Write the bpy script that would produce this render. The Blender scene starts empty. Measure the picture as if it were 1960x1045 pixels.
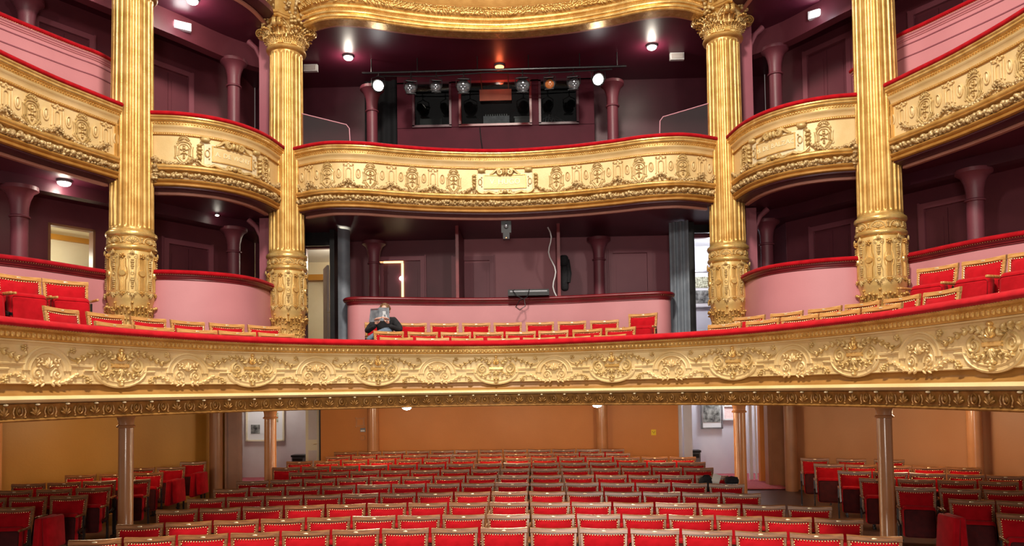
import bpy, math, random
from mathutils import Vector, Matrix
from math import sin, cos, pi, radians as rad
random.seed(7)
SC = bpy.context.scene
COL = SC.collection

# ------------------------------------------------------------------ camera
cd = bpy.data.cameras.new('camera'); CAM = bpy.data.objects.new('camera', cd); COL.objects.link(CAM)
YAW, PITCH, ROLL = 0.02778, 0.03741, 0.01429
M = Matrix.Rotation(YAW, 3, 'Z') @ Matrix.Rotation(PITCH, 3, 'X') @ Matrix.Rotation(ROLL, 3, 'Y')
right, fwd, up = M @ Vector((1, 0, 0)), M @ Vector((0, 1, 0)), M @ Vector((0, 0, 1))
CAM.matrix_world = Matrix(((right.x, up.x, -fwd.x, 0.4865), (right.y, up.y, -fwd.y, 0), (right.z, up.z, -fwd.z, 2.40), (0, 0, 0, 1)))
cd.sensor_width = 36; cd.lens = 36 * 1400 / 1960
cd.shift_y = (693.75 - 522.5) / 1960
cd.clip_start = 0.05; cd.clip_end = 200
SC.camera = CAM

# ------------------------------------------------------------------ world, exposure, house light
SC.view_settings.view_transform = 'Standard'; SC.view_settings.look = 'None'
SC.view_settings.gamma = 1; SC.view_settings.use_curve_mapping = False
SC.view_settings.exposure = 0.0
W = bpy.data.worlds.new('house_air'); SC.world = W; W.use_nodes = True
W.node_tree.nodes['Background'].inputs[0].default_value = (1.0, 0.90, 0.84, 1)
W.node_tree.nodes['Background'].inputs[1].default_value = 0.26

def area(name, loc, target, size, power, color=(1, .93, .84)):
    l = bpy.data.lights.new(name, 'AREA'); l.shape = 'DISK'; l.size = size; l.energy = power; l.color = color
    o = bpy.data.objects.new(name, l); COL.objects.link(o); o.location = loc
    o.rotation_euler = (Vector(target) - Vector(loc)).to_track_quat('-Z', 'Y').to_euler(); return o
def point(name, loc, power, color=(1, .93, .84), r=.06):
    l = bpy.data.lights.new(name, 'POINT'); l.energy = power; l.color = color; l.shadow_soft_size = r
    o = bpy.data.objects.new(name, l); COL.objects.link(o); o.location = loc; return o
area('chandelier_light', (0, 4.5, 12.5), (0, 8.5, 3), 1.6, 1750, (1, .92, .80))
area('stage_light_left', (-3.5, -1.5, 7.5), (-1.5, 13, 5), 0.8, 250, (1, .93, .83))
area('stage_light_right', (4.2, -1.5, 7.5), (2.5, 13, 5), 0.8, 250, (1, .93, .83))
area('stage_fill_light', (0.3, -2.0, 2.3), (0, 12, 2.2), 1.8, 300, (1, .90, .80))  # unseen fill lamp added to brighten seats, stalls walls and balcony front

# ------------------------------------------------------------------ materials
def nt(name):
    m = bpy.data.materials.new(name); m.use_nodes = True
    return m, m.node_tree, m.node_tree.nodes['Principled BSDF']
def surf(name, c1, c2=None, scale=6, rough=.5, metal=0, bump=0, bscale=60, detail=4, coat=0, sheen=0, stretch=None, spec=.5, rvar=0):
    m, t, b = nt(name); N = t.nodes.new; L = t.links.new
    b.inputs['Roughness'].default_value = rough; b.inputs['Metallic'].default_value = metal
    b.inputs['Coat Weight'].default_value = coat; b.inputs['Coat Roughness'].default_value = .15
    b.inputs['Sheen Weight'].default_value = sheen; b.inputs['Specular IOR Level'].default_value = spec
    tc = N('ShaderNodeTexCoord'); mp = N('ShaderNodeMapping'); L(tc.outputs['Object'], mp.inputs[0])
    if stretch: mp.inputs['Scale'].default_value = stretch
    if c2:
        n = N('ShaderNodeTexNoise'); n.inputs['Scale'].default_value = scale; n.inputs['Detail'].default_value = detail
        L(mp.outputs[0], n.inputs['Vector'])
        r = N('ShaderNodeValToRGB'); r.color_ramp.elements[0].position = .35; r.color_ramp.elements[1].position = .65
        r.color_ramp.elements[0].color = (*c1, 1); r.color_ramp.elements[1].color = (*c2, 1)
        L(n.outputs['Fac'], r.inputs[0]); L(r.outputs[0], b.inputs['Base Color'])
        if rvar:
            mr = N('ShaderNodeMapRange'); mr.inputs[3].default_value = rough - rvar; mr.inputs[4].default_value = rough + rvar
            L(n.outputs['Fac'], mr.inputs[0]); L(mr.outputs[0], b.inputs['Roughness'])
    else: b.inputs['Base Color'].default_value = (*c1, 1)
    if bump:
        n2 = N('ShaderNodeTexNoise'); n2.inputs['Scale'].default_value = bscale; n2.inputs['Detail'].default_value = 3
        L(mp.outputs[0], n2.inputs['Vector'])
        bp = N('ShaderNodeBump'); bp.inputs['Strength'].default_value = bump; bp.inputs['Distance'].default_value = .01
        L(n2.outputs['Fac'], bp.inputs['Height']); L(bp.outputs[0], b.inputs['Normal'])
    return m
def glow(name, c, s):
    m, t, b = nt(name); b.inputs['Base Color'].default_value = (*c, 1)
    b.inputs['Emission Color'].default_value = (*c, 1); b.inputs['Emission Strength'].default_value = s; return m
GOLD = surf('gilding', (.56, .30, .07), (.76, .47, .15), 5, .33, .45, .25, 90, rvar=.08)
GOLD2 = surf('bright_gilding', (.66, .39, .11), (.84, .57, .21), 7, .27, .5, .15, 60, rvar=.06)
CREAM = surf('cream_gold_paint', (.70, .49, .21), (.80, .59, .29), 2.5, .42, .12, .2, 50, rvar=.06)
GARL = surf('mottled_fruit_gilding', (.26, .14, .04), (.74, .54, .26), 26, .33, .25, .2, 80)  # random brown and gold mottling
GOLDP = surf('pale_gilding', (.66, .42, .13), (.76, .52, .20), 4, .36, .3, .2, 60, rvar=.06)
RELIEF = surf('antique_gold_relief', (.50, .32, .11), (.70, .50, .21), 9, .38, .2, .2, 80)
PALE = surf('pale_stone_gold', (.66, .54, .33), (.78, .64, .40), 12, .45, .1, .2, 80)
GOLDSHADE = surf('shade_darkened_gilding', (.20, .085, .015), (.34, .16, .035), 14, .42, .3, .3, 70)  # darkened gold: shade on the acanthus band put into its colour
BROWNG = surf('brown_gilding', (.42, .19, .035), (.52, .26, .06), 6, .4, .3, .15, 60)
COPPER = surf('copper_pink_edge', (.50, .21, .15), (.56, .25, .18), 4, .45, .1)
VELVET = surf('red_velvet', (.36, .002, .006), (.48, .004, .011), 9, .8, 0, .25, 260, sheen=.06, spec=.1)
VELVETD = surf('dark_red_velvet', (.36, .004, .010), (.46, .005, .014), 9, .8, 0, .2, 260, sheen=.1, spec=.1)
WOOD = surf('varnished_walnut', (.15, .052, .014), (.32, .125, .036), 5, .33, 0, .1, 40, stretch=(1.5, 10, 9), coat=.2, rvar=.05)
WOODL = surf('golden_lit_wood', (.40, .175, .045), (.62, .32, .10), 5, .27, 0, .1, 40, stretch=(1.5, 10, 9), coat=.4, rvar=.05)  # paler copy of the seat wood: golden light on balcony seats put into colour
NAIL = surf('brass_nails', (.85, .62, .28), rough=.25, metal=.8)
BRASS = surf('brass_plate', (.85, .72, .45), rough=.3, metal=.6)
IRON = surf('black_iron', (.008, .008, .010), (.02, .018, .018), 12, .3, 0, .1, 60, coat=.3)
PINK = surf('dusty_pink_paint', (.60, .235, .255), (.65, .26, .28), 1.5, .42, 0, .08, 40)
PURPLE = surf('aubergine_paint', (.15, .032, .048), (.18, .040, .056), 1.5, .45, 0, .15, 50)
PLUM = surf('plum_paint', (.30, .085, .115), (.34, .10, .13), 1.5, .45, 0, .1, 40)
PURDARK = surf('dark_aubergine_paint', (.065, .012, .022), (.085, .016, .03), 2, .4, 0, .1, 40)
CEILP = surf('glossy_aubergine_ceiling', (.085, .010, .026), (.11, .013, .033), 1.2, .42, 0, .03, 8)
REDTRIM = surf('oxblood_trim', (.16, .008, .012), (.22, .012, .018), 4, .35)
ORANGE = surf('orange_ochre_wall', (.60, .205, .035), (.67, .24, .048), .8, .5, 0, .15, 30)
OCHRE = surf('ochre_wall', (.46, .20, .02), (.52, .235, .03), .8, .5, 0, .15, 30)
TERRA = surf('terracotta_gloss_paint', (.56, .24, .095), (.62, .28, .12), 3, .22, 0, .05, 40, coat=.3)
BROWNP = surf('brown_pilaster_paint', (.30, .13, .06), (.36, .16, .075), 3, .4)
MAROON = surf('dark_maroon_cloth', (.05, .001, .002), (.08, .002, .003), 12, .9, 0, .2, 200)
PLUML = surf('lit_plum_wall', (.42, .135, .165), (.46, .155, .185), 1.5, .45, 0, .1, 40)  # paler plum: light on the centre box wall put into its colour
FLOORM = surf('dark_floor', (.05, .025, .02), (.09, .04, .03), 5, .35, 0, .1, 30, stretch=(1, 8, 1))
CARPET = surf('pink_red_carpet', (.42, .08, .10), (.50, .11, .13), 20, .9, 0, .3, 200)
WHITEB = surf('cool_white_wall', (.72, .73, .80), (.78, .79, .85), 2, .6)
WHITEW = surf('warm_cream_wall', (.80, .70, .48), (.85, .76, .55), 2, .5)
WHITEP = surf('off_white_wall', (.62, .55, .52), (.68, .62, .60), 2, .6)
GREYC = surf('grey_blue_curtain', (.16, .185, .22), (.24, .27, .31), 3, .85, 0, .15, 120)
BLACK = surf('black_paint', (.006, .006, .008), (.012, .012, .014), 5, .35)
BLACKM = surf('matt_black', (.004, .004, .006), rough=.9)
GREYM = surf('grey_metal', (.20, .20, .22), (.28, .28, .30), 8, .35, .6)
WHITEM = surf('white_gloss', (.8, .8, .8), rough=.3)
YELL = surf('yellow_sticker', (.9, .62, .01), rough=.5)
SKIN = surf('skin', (.62, .33, .25), (.68, .38, .29), 10, .5)
HAIR = surf('brown_hair', (.10, .045, .018), (.22, .11, .045), 40, .5, 0, .6, 90)
DENIM = surf('blue_denim', (.10, .15, .21), (.15, .20, .27), 30, .85, 0, .3, 200)
BLKT = surf('black_jumper', (.006, .006, .008), (.014, .013, .016), 20, .9, 0, .4, 80)
PAPERG = surf('grey_book_cover', (.10, .11, .13), (.20, .215, .24), 12, .4)
PAPER = surf('paper', (.8, .78, .72), rough=.7)
BOOKR = surf('dark_red_band', (.12, .03, .03), rough=.5)
LAMPW = glow('lit_lamp', (1, .95, .85), 9)
LAMPS = glow('lit_spot_lens', (1, .98, .95), 30)
LAMPR = glow('red_lit_lamp', (1, .22, .08), 6)
LENS = surf('dark_glass_lens', (.10, .10, .11), (.25, .25, .27), 20, .08, .6)
AMBER = surf('amber_gel', (.40, .12, .03), rough=.2)
def glassm(name, col, alpha, rough=.03):
    m, t, b = nt(name); N = t.nodes.new; L = t.links.new
    g = N('ShaderNodeBsdfGlossy'); g.inputs['Roughness'].default_value = rough
    tr = N('ShaderNodeBsdfTransparent'); tr.inputs[0].default_value = (*col, 1)
    mx = N('ShaderNodeMixShader'); mx.inputs[0].default_value = alpha
    L(tr.outputs[0], mx.inputs[1]); L(g.outputs[0], mx.inputs[2]); L(mx.outputs[0], t.nodes['Material Output'].inputs[0]); return m
GLASS = glassm('booth_glass', (.62, .64, .64), .025)
PLEXI = glassm('plexiglass', (.80, .66, .66), .14)
SKINLAMP = glow('foyer_glow', (1, .93, .78), 5)

# ------------------------------------------------------------------ mesh collector
class MB:
    rk = 1.0
    def __init__(s): s.v = []; s.f = []
    def add(s, vs, fs):
        o = len(s.v); s.v.extend(vs); s.f.extend([tuple(i + o for i in f) for f in fs]); return s
    def box(s, c, d, R=None):
        x, y, z = d[0] / 2, d[1] / 2, d[2] / 2
        vs = [Vector((a, b, e)) for e in (-z, z) for b in (-y, y) for a in (-x, x)]
        if R is not None: vs = [R @ v for v in vs]
        C = Vector(c)
        return s.add([C + v for v in vs], [(0, 2, 3, 1), (4, 5, 7, 6), (0, 1, 5, 4), (2, 6, 7, 3), (0, 4, 6, 2), (1, 3, 7, 5)])
    def rbox(s, c, d, r, R=None):
        # box with rounded upright profile in x/z (cushion like)
        x, y, z = d[0] / 2, d[1] / 2, d[2] / 2; vs = []; n = 4
        pr = []
        for (sx, sz, a0) in ((1, 1, 0), (-1, 1, 90), (-1, -1, 180), (1, -1, 270)):
            for k in range(n + 1):
                a = rad(a0 + 90 * k / n); pr.append((sx * (x - r) + r * cos(a), sz * (z - r) + r * sin(a)))
        m = len(pr); rr = r * .6
        lay = [(-y, rr), (-y + rr * .4, rr * .3), (-y + rr, 0), (y - rr, 0), (y - rr * .4, rr * .3), (y, rr)]
        C = Vector(c)
        for (yy, ins) in lay:
            for (a, b) in pr:
                v = Vector((a * (x - ins) / x, yy, b * (z - ins) / z)); vs.append(C + (R @ v if R is not None else v))
        fs = [(i * m + j, i * m + (j + 1) % m, (i + 1) * m + (j + 1) % m, (i + 1) * m + j) for i in range(len(lay) - 1) for j in range(m)]
        fs.append(tuple(range(m))); fs.append(tuple(reversed(range((len(lay) - 1) * m, len(lay) * m))))
        return s.add(vs, fs)
    def tube(s, pts, r, n=6, cap=True):
        P = [Vector(p) for p in pts]; k = len(P); R_ = r if isinstance(r, (list, tuple)) else [r] * k
        up = Vector((0, 0, 1)); vs = []; prev = None
        for i in range(k):
            t = (P[min(i + 1, k - 1)] - P[max(i - 1, 0)]).normalized()
            if prev is None:
                a = t.cross(up)
                if a.length < .1: a = t.cross(Vector((1, 0, 0)))
            else: a = prev - t * prev.dot(t)
            a.normalize(); prev = a; b = t.cross(a)
            for j in range(n): vs.append(P[i] + (a * cos(2 * pi * j / n) + b * sin(2 * pi * j / n)) * R_[i])
        fs = [(i * n + j, i * n + (j + 1) % n, (i + 1) * n + (j + 1) % n, (i + 1) * n + j) for i in range(k - 1) for j in range(n)]
        if cap: fs += [tuple(reversed(range(n))), tuple(range((k - 1) * n, k * n))]
        return s.add(vs, fs)
    def lathe(s, prof, c=(0, 0, 0), n=24, cap=True):
        C = Vector(c); k = len(prof)
        vs = [C + Vector((r * cos(2 * pi * j / n), r * sin(2 * pi * j / n), z)) for (r, z) in prof for j in range(n)]
        fs = [(i * n + j, i * n + (j + 1) % n, (i + 1) * n + (j + 1) % n, (i + 1) * n + j) for i in range(k - 1) for j in range(n)]
        if cap: fs += [tuple(reversed(range(n))), tuple(range((k - 1) * n, k * n))]
        return s.add(vs, fs)
    def blob(s, fn, c, d, n=8, m=5, rot=0):
        # ellipsoid in the (u, v, w) space of fn
        cr, sr = cos(rot), sin(rot); vs = []
        def p(a, b, e):
            a *= d[0]; b *= d[1]; return fn(c[0] + a * cr - b * sr, c[1] + a * sr + b * cr, c[2] + e * d[2] * MB.rk)
        vs.append(p(0, 0, -1))
        for i in range(1, m):
            t = pi * i / m
            for j in range(n): vs.append(p(sin(t) * cos(2 * pi * j / n), sin(t) * sin(2 * pi * j / n), -cos(t)))
        vs.append(p(0, 0, 1)); e = len(vs) - 1
        fs = [(0, 1 + (j + 1) % n, 1 + j) for j in range(n)]
        for i in range(m - 2):
            for j in range(n):
                a = 1 + i * n + j; b = 1 + i * n + (j + 1) % n; fs.append((a, b, b + n, a + n))
        q = 1 + (m - 2) * n
        fs += [(q + j, q + (j + 1) % n, e) for j in range(n)]
        return s.add(vs, fs)
    def utube(s, fn, pts, r, n=6, flat=1.0, w=0.0):
        # tube along a 2-D path (u, v) laid on the surface fn; flat = depth/width ratio
        k = len(pts); R_ = [q * MB.rk for q in (r if isinstance(r, (list, tuple)) else [r] * k)]; vs = []
        for i in range(k):
            a = pts[max(i - 1, 0)]; b = pts[min(i + 1, k - 1)]; tx, ty = b[0] - a[0], b[1] - a[1]; l = math.hypot(tx, ty) or 1
            nx, ny = -ty / l, tx / l
            for j in range(n):
                q = 2 * pi * j / n; o = cos(q) * R_[i]; vs.append(fn(pts[i][0] + nx * o, pts[i][1] + ny * o, w + sin(q) * R_[i] * flat))
        fs = [(i * n + j, i * n + (j + 1) % n, (i + 1) * n + (j + 1) % n, (i + 1) * n + j) for i in range(k - 1) for j in range(n)]
        fs += [tuple(reversed(range(n))), tuple(range((k - 1) * n, k * n))]
        return s.add(vs, fs)
    def obj(s, name, mat, parent=None, angle=40, mats=None, fmat=None):
        org = ORG.get(parent.name, Vector((0, 0, 0))) if parent else Vector((0, 0, 0))
        me = bpy.data.meshes.new(name)
        me.from_pydata([tuple(Vector(v) - org) for v in s.v], [], s.f)
        me.materials.append(mat)
        if mats:
            for q in mats: me.materials.append(q)
            me.polygons.foreach_set('material_index', fmat)
        me.polygons.foreach_set('use_smooth', [True] * len(me.polygons))
        if angle < 180: me.set_sharp_from_angle(angle=rad(angle))
        me.update()
        o = bpy.data.objects.new(name, me); COL.objects.link(o)
        if parent: o.parent = parent; ORG[o.name] = org
        return o
ORG = {}
def thing(name, label, cat, loc=(0, 0, 0), group=None, rz=0):
    o = bpy.data.objects.new(name, None); COL.objects.link(o); o.location = loc; o.rotation_euler = (0, 0, rz)
    o.empty_display_size = .1
    o['label'] = label; o['category'] = cat
    if group: o['group'] = group
    ORG[o.name] = Vector(loc) if rz == 0 else Vector((0, 0, 0))
    return o
def tag(o, label, cat, group=None):
    o['label'] = label; o['category'] = cat
    if group: o['group'] = group
    return o
def struct(o, label=None):
    o['kind'] = 'structure'
    if label: o['label'] = label
    return o
def stuff(o): o['kind'] = 'stuff'; return o
ORD = ['first', 'second', 'third', 'fourth', 'fifth', 'sixth', 'seventh', 'eighth', 'ninth', 'tenth', 'eleventh', 'twelfth', 'thirteenth', 'fourteenth', 'fifteenth', 'sixteenth', 'seventeenth', 'eighteenth']

# ------------------------------------------------------------------ curves in plan
def catmull(pts, step=.08):
    P = [Vector(p) for p in pts]; P = [P[0] * 2 - P[1]] + P + [P[-1] * 2 - P[-2]]; out = []
    for i in range(1, len(P) - 2):
        a, b, c, d = P[i - 1:i + 3]; n = max(2, int((c - b).length / step))
        for k in range(n):
            t = k / n
            out.append(.5 * ((2 * b) + (c - a) * t + (2 * a - 5 * b + 4 * c - d) * t * t + (3 * b - a - 3 * c + d) * t ** 3))
    out.append(P[-2]); return out
class Curve:
    def __init__(s, pts, step=.06, smooth=True):
        s.p = catmull(pts, step) if smooth else [Vector(p) for p in pts]
        s.s = [0]
        for a, b in zip(s.p, s.p[1:]): s.s.append(s.s[-1] + (b - a).length)
        s.L = s.s[-1]
    def at(s, q):
        import bisect
        if q <= 0: i = 0
        elif q >= s.L: i = len(s.p) - 2
        else: i = bisect.bisect_right(s.s, q) - 1
        i = min(i, len(s.p) - 2)
        a, b = s.p[i], s.p[i + 1]; l = s.s[i + 1] - s.s[i]; t = (q - s.s[i]) / l
        # smoothed normal
        ta = (s.p[min(i + 1, len(s.p) - 1)] - s.p[max(i - 1, 0)]).normalized(); tb = (s.p[min(i + 2, len(s.p) - 1)] - s.p[i]).normalized()
        tt = (ta * (1 - t) + tb * t).normalized(); return a + (b - a) * t, Vector((tt.y, -tt.x))
    def P(s, q, d, z): a, n = s.at(q); a = a + n * d; return Vector((a.x, a.y, z))
    def near(s, x, y):
        v = Vector((x, y)); return s.s[min(range(len(s.p)), key=lambda i: (s.p[i] - v).length)]
    def offset(s, d, step=.25):
        n = max(2, int(s.L / step)); return [(lambda q: (q.x, q.y))(s.P(s.L * i / n, d, 0)) for i in range(n + 1)]
def sweep(cv, prof, s0=0, s1=None, step=.08, close=True, mb=None):
    mb = mb or MB(); s1 = cv.L if s1 is None else s1; n = max(1, int((s1 - s0) / step)); k = len(prof)
    vs = [cv.P(s0 + (s1 - s0) * i / n, d, z) for i in range(n + 1) for (d, z) in prof]
    fs = [(i * k + j, (i + 1) * k + j, (i + 1) * k + (j + 1) % k, i * k + (j + 1) % k) for i in range(n) for j in range(k if close else k - 1)]
    if close: fs += [tuple(range(k)), tuple(reversed(range(n * k, (n + 1) * k)))]
    return mb.add(vs, fs)
def ruled(fp, bp, z0, z1, mb=None):
    mb = mb or MB(); n = len(fp); vs = []
    zf = z0 if callable(z0) else (lambda x, y: z0)
    for (a, b) in zip(fp, bp): vs += [(a[0], a[1], zf(*a)), (b[0], b[1], zf(*b)), (b[0], b[1], z1), (a[0], a[1], z1)]
    fs = []
    for i in range(n - 1):
        o = i * 4
        for j in range(4): fs.append((o + j, o + 4 + j, o + 4 + (j + 1) % 4, o + (j + 1) % 4))
    fs += [(0, 1, 2, 3), tuple(reversed((4 * n - 4, 4 * n - 3, 4 * n - 2, 4 * n - 1)))]
    return mb.add(vs, fs)
def resample(pts, n):
    c = Curve(pts, smooth=False); return [tuple(c.P(c.L * i / (n - 1), 0, 0))[:2] for i in range(n)]
def mirror(h): return [(-x, y) for x, y in reversed(h) if x > 1e-6] + list(h)
def arc(cx, cy, r, a0, a1, n=12, ry=None):
    ry = ry or r; return [(cx + r * cos(rad(a0 + (a1 - a0) * i / n)), cy + ry * sin(rad(a0 + (a1 - a0) * i / n))) for i in range(n + 1)]
def spiral(cx, cy, r0, r1, a0, turns, n=22, sgn=1):
    return [(cx + (r0 + (r1 - r0) * i / n) * cos(rad(a0) + sgn * 2 * pi * turns * i / n), cy + (r0 + (r1 - r0) * i / n) * sin(rad(a0) + sgn * 2 * pi * turns * i / n)) for i in range(n + 1)]
def taper(n, a, b, mid=None):
    if mid is None: return [a + (b - a) * i / (n - 1) for i in range(n)]
    return [(a + (mid - a) * 2 * i / (n - 1)) if i < n / 2 else (mid + (b - mid) * (2 * i / (n - 1) - 1)) for i in range(n)]

# ------------------------------------------------------------------ the plan of the house
R1 = Curve(mirror([(0, 9.79), (1.54, 9.334), (2.814, 8.442), (3.588, 7.105), (3.942, 5.571), (4.06, 4.0), (4.08, 2.4)]))
F2C = Curve(mirror([(0, 14.42), (1.2, 14.28), (2.1, 14.02), (2.65, 13.81), (3.22, 13.72), (3.6, 13.80), (4.02, 14.0)]))
boxh = [(4.36, 13.85), (4.42, 13.3), (4.55, 12.9), (4.76, 12.56), (5.05, 12.30), (5.45, 12.11), (5.90, 12.03)]
F2R = Curve(boxh); F2L = Curve([(-x, y) for x, y in reversed(boxh)])
outh = [(6.24, 11.62), (6.46, 11.05), (6.63, 10.6), (6.77, 10.1), (6.88, 9.6), (6.94, 9.1), (6.98, 8.0), (6.98, 6.5)]
F2OR = Curve(outh); F2OL = Curve([(-x, y) for x, y in reversed(outh)])
p1h = [(6.35, 12.05), (6.58, 11.72), (6.78, 11.2), (7.0, 10.68), (7.28, 10.24), (7.8, 9.5), (8.3, 8.7)]
P1R = Curve(p1h); P1L = Curve([(-x, y) for x, y in reversed(p1h)])
pbh = [(4.52, 14.0), (4.50, 13.45), (4.56, 12.95), (4.72, 12.6), (4.98, 12.34), (5.32, 12.14), (5.72, 12.02), (6.0, 12.05)]
PBR = Curve(pbh); PBL = Curve([(-x, y) for x, y in reversed(pbh)])
PC = Curve(mirror([(0, 15.5), (1.2, 15.38), (2.2, 15.12), (3.0, 14.93), (3.22, 14.95), (3.36, 15.12), (3.38, 15.45)]))
WALLPTS = [(-10.2, 9.6), (-6.0, 15.8), (-5.98, 16.9), (5.98, 16.9), (6.0, 15.8), (10.2, 9.6)]
FULL = [(-6.98, 6.5)] + F2OL.offset(0)[1:] + F2L.offset(0) + F2C.offset(0) + F2R.offset(0) + F2OR.offset(0)
BACK = [(-10.2, 6.5)] + WALLPTS + [(10.2, 6.5)]
Z1C, Z2F, Z2C = 5.92, 6.12, 9.60            # soffit of tier one, floor of tier two, soffit of tier two

def wallbox(A, B, s0, s1, z0, z1, th=.12, d=0, mb=None):
    # a board on the wall line A-B, between s0 and s1 along it, standing d proud towards the hall
    A, B = Vector(A), Vector(B); t = (B - A).normalized(); n = Vector((t.y, -t.x))
    if n.dot(Vector((0, 6)) - A) < 0: n = -n
    c = A + t * (s0 + s1) / 2 + n * (d + th / 2); a = math.atan2(t.y, t.x)
    return (mb or MB()).box((c.x, c.y, (z0 + z1) / 2), (abs(s1 - s0), th, abs(z1 - z0)), Matrix.Rotation(a, 3, 'Z'))
def wallwith(name, A, B, z0, z1, mat, holes=(), th=.15):
    L = (Vector(B) - Vector(A)).length; mb = MB(); cur = 0
    for (a, b, h0, h1) in sorted(holes):
        if a > cur: wallbox(A, B, cur, a, z0, z1, th, -th, mb)
        if h0 > z0: wallbox(A, B, a, b, z0, h0, th, -th, mb)
        if h1 < z1: wallbox(A, B, a, b, h1, z1, th, -th, mb)
        cur = b
    if cur < L: wallbox(A, B, cur, L, z0, z1, th, -th, mb)
    return struct(mb.obj(name, mat))
RWA, RWB, LWA, LWB = (6.0, 15.8), (10.2, 9.6), (-6.0, 15.8), (-10.2, 9.6)

# floor of the stalls
def zfl(y): return .06 + .0187 * (y - 7.66)
mb = MB(); ys = [1.5, 6, 10, 14, 16.9]
mb.add([(x, y, zfl(y)) for y in ys for x in (-11, 11)] + [(x, y, -.3) for y in ys for x in (-11, 11)],
       [(2 * i, 2 * i + 1, 2 * i + 3, 2 * i + 2) for i in range(4)] + [(10 + 2 * i, 12 + 2 * i, 13 + 2 * i, 11 + 2 * i) for i in range(4)] + [(0, 10, 11, 1)])
struct(mb.obj('floor', FLOORM))
# stalls walls (openings to the two side foyers)
wallwith('wall_back', (-6.35, 16.9), (5.98, 16.9), -.2, 2.3, ORANGE, [(0.0, 1.90, -.2, 2.3), (10.16, 12.0, -.2, 2.3)])
wallwith('wall_return_stalls_left', (-6.0, 15.8), (-6.37, 16.9), -.2, 2.3, BROWNP); wallwith('wall_return_stalls_right', (5.99, 16.9), (5.99, 15.8), -.2, 2.3, BROWNP)
wallwith('wall_right', RWA, RWB, -.2, 2.3, TERRA if 0 else surf('terracotta_wall', (.50, .215, .085), (.56, .25, .105), .8, .5, 0, .12, 30))
wallwith('wall_left', LWA, LWB, -.2, 2.3, OCHRE)
# tier walls
wallwith('wall_back_lower_boxes', (-5.98, 16.9), (-1.08, 16.9), 2.3, Z2F, PURPLE, [(1.2, 2.15, 3.3, 5.78)])  # darker colour stands in for shade on this left stretch of wall
wallwith('wall_back_centre_box', (-1.08, 16.9), (1.08, 16.9), 2.3, Z2F, PLUML)
wallwith('wall_back_lower_boxes', (1.08, 16.9), (5.98, 16.9), 2.3, Z2F, PLUM, [(2.79, 3.84, 3.3, 5.85)])
wallwith('wall_right_lower_boxes', RWA, RWB, 2.3, Z2F, PURPLE)
wallwith('wall_left_lower_boxes', LWA, LWB, 2.3, Z2F, PURPLE, [(2.98, 3.72, 4.2, 5.47)])
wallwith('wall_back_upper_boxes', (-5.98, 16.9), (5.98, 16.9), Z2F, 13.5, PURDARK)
wallwith('wall_right_upper_boxes', RWA, RWB, Z2F, 13.5, PURPLE)
wallwith('wall_left_upper_boxes', LWA, LWB, Z2F, 13.5, PURPLE)
for nm, x in (('wall_return_left', -5.99), ('wall_return_right', 5.99)):
    struct(MB().box((x + (-.075 if x < 0 else .075), 16.35, 6.26), (.15, 1.1, 7.9)).obj(nm, PURPLE if x else PURPLE))
# slabs between the tiers
N = 90
fr = [(-x, y) for x, y in reversed([])]
r1 = Curve(R1.offset(-.06), smooth=False); fp = resample(R1.offset(-.07), N); bp = resample([(-10.2, 2.4)] + WALLPTS + [(10.2, 2.4)], N)
struct(ruled(fp, bp, 2.19, 2.30).obj('ceiling_stalls', surf('orange_ceiling', (.55, .24, .07), (.60, .27, .09), 2, .35)))
fp2 = resample([(a, b) for a, b in Curve(FULL, smooth=False).offset(-.30)], 120); bp2 = resample(BACK, 120)
struct(ruled(fp2, bp2, Z1C, Z2F).obj('ceiling_lower_boxes', CEILP))
struct(ruled(fp2, bp2, Z2C, Z2C + .5).obj('ceiling_upper_boxes', CEILP))
# floor of the lower boxes, behind the parapets
for nm, cv, w in (('floor_box_left', PBL, [(-6.0, 12.5), (-7.5, 13.4), (-6.0, 15.6), (-4.6, 16.7), (-4.55, 14.2)]), ('floor_box_right', PBR, None)):
    pts = [(-6.0, 12.15), (-7.9, 12.9), (-6.05, 15.7), (-5.98, 16.88), (-4.0, 16.88), (-4.0, 14.5), (-4.5, 14.1)] + [(x, y) for x, y in reversed(PBL.offset(-.05))][0:]
    if cv is PBR: pts = [(-x, y) for x, y in reversed(pts)]
    n = len(pts); struct(MB().add([(x, y, 3.25) for x, y in pts] + [(x, y, 3.4) for x, y in pts], [tuple(range(n, 2 * n)), tuple(reversed(range(n)))] + [(i, (i + 1) % n, n + (i + 1) % n, n + i) for i in range(n)]).obj(nm, FLOORM))
fpC = resample(PC.offset(-.05), 30); bpC = resample([(-3.8, 16.88), (3.8, 16.88)], 30)
struct(ruled(fpC, bpC, 3.25, 3.4).obj('floor_box_centre', FLOORM))
# floor of the open balcony: a low level and raised steps under the seat rows
mb = MB(); ruled(resample(R1.offset(-.07), 60), resample([(-8.4, 2.4), (-8.2, 8.7), (-6.4, 12.0), (-4.5, 14.0), (-3.4, 15.4), (3.4, 15.4), (4.5, 14.0), (6.4, 12.0), (8.2, 8.7), (8.4, 2.4)], 60), 2.30, 2.32, mb)
struct(mb.obj('floor_balcony', FLOORM))

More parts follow.
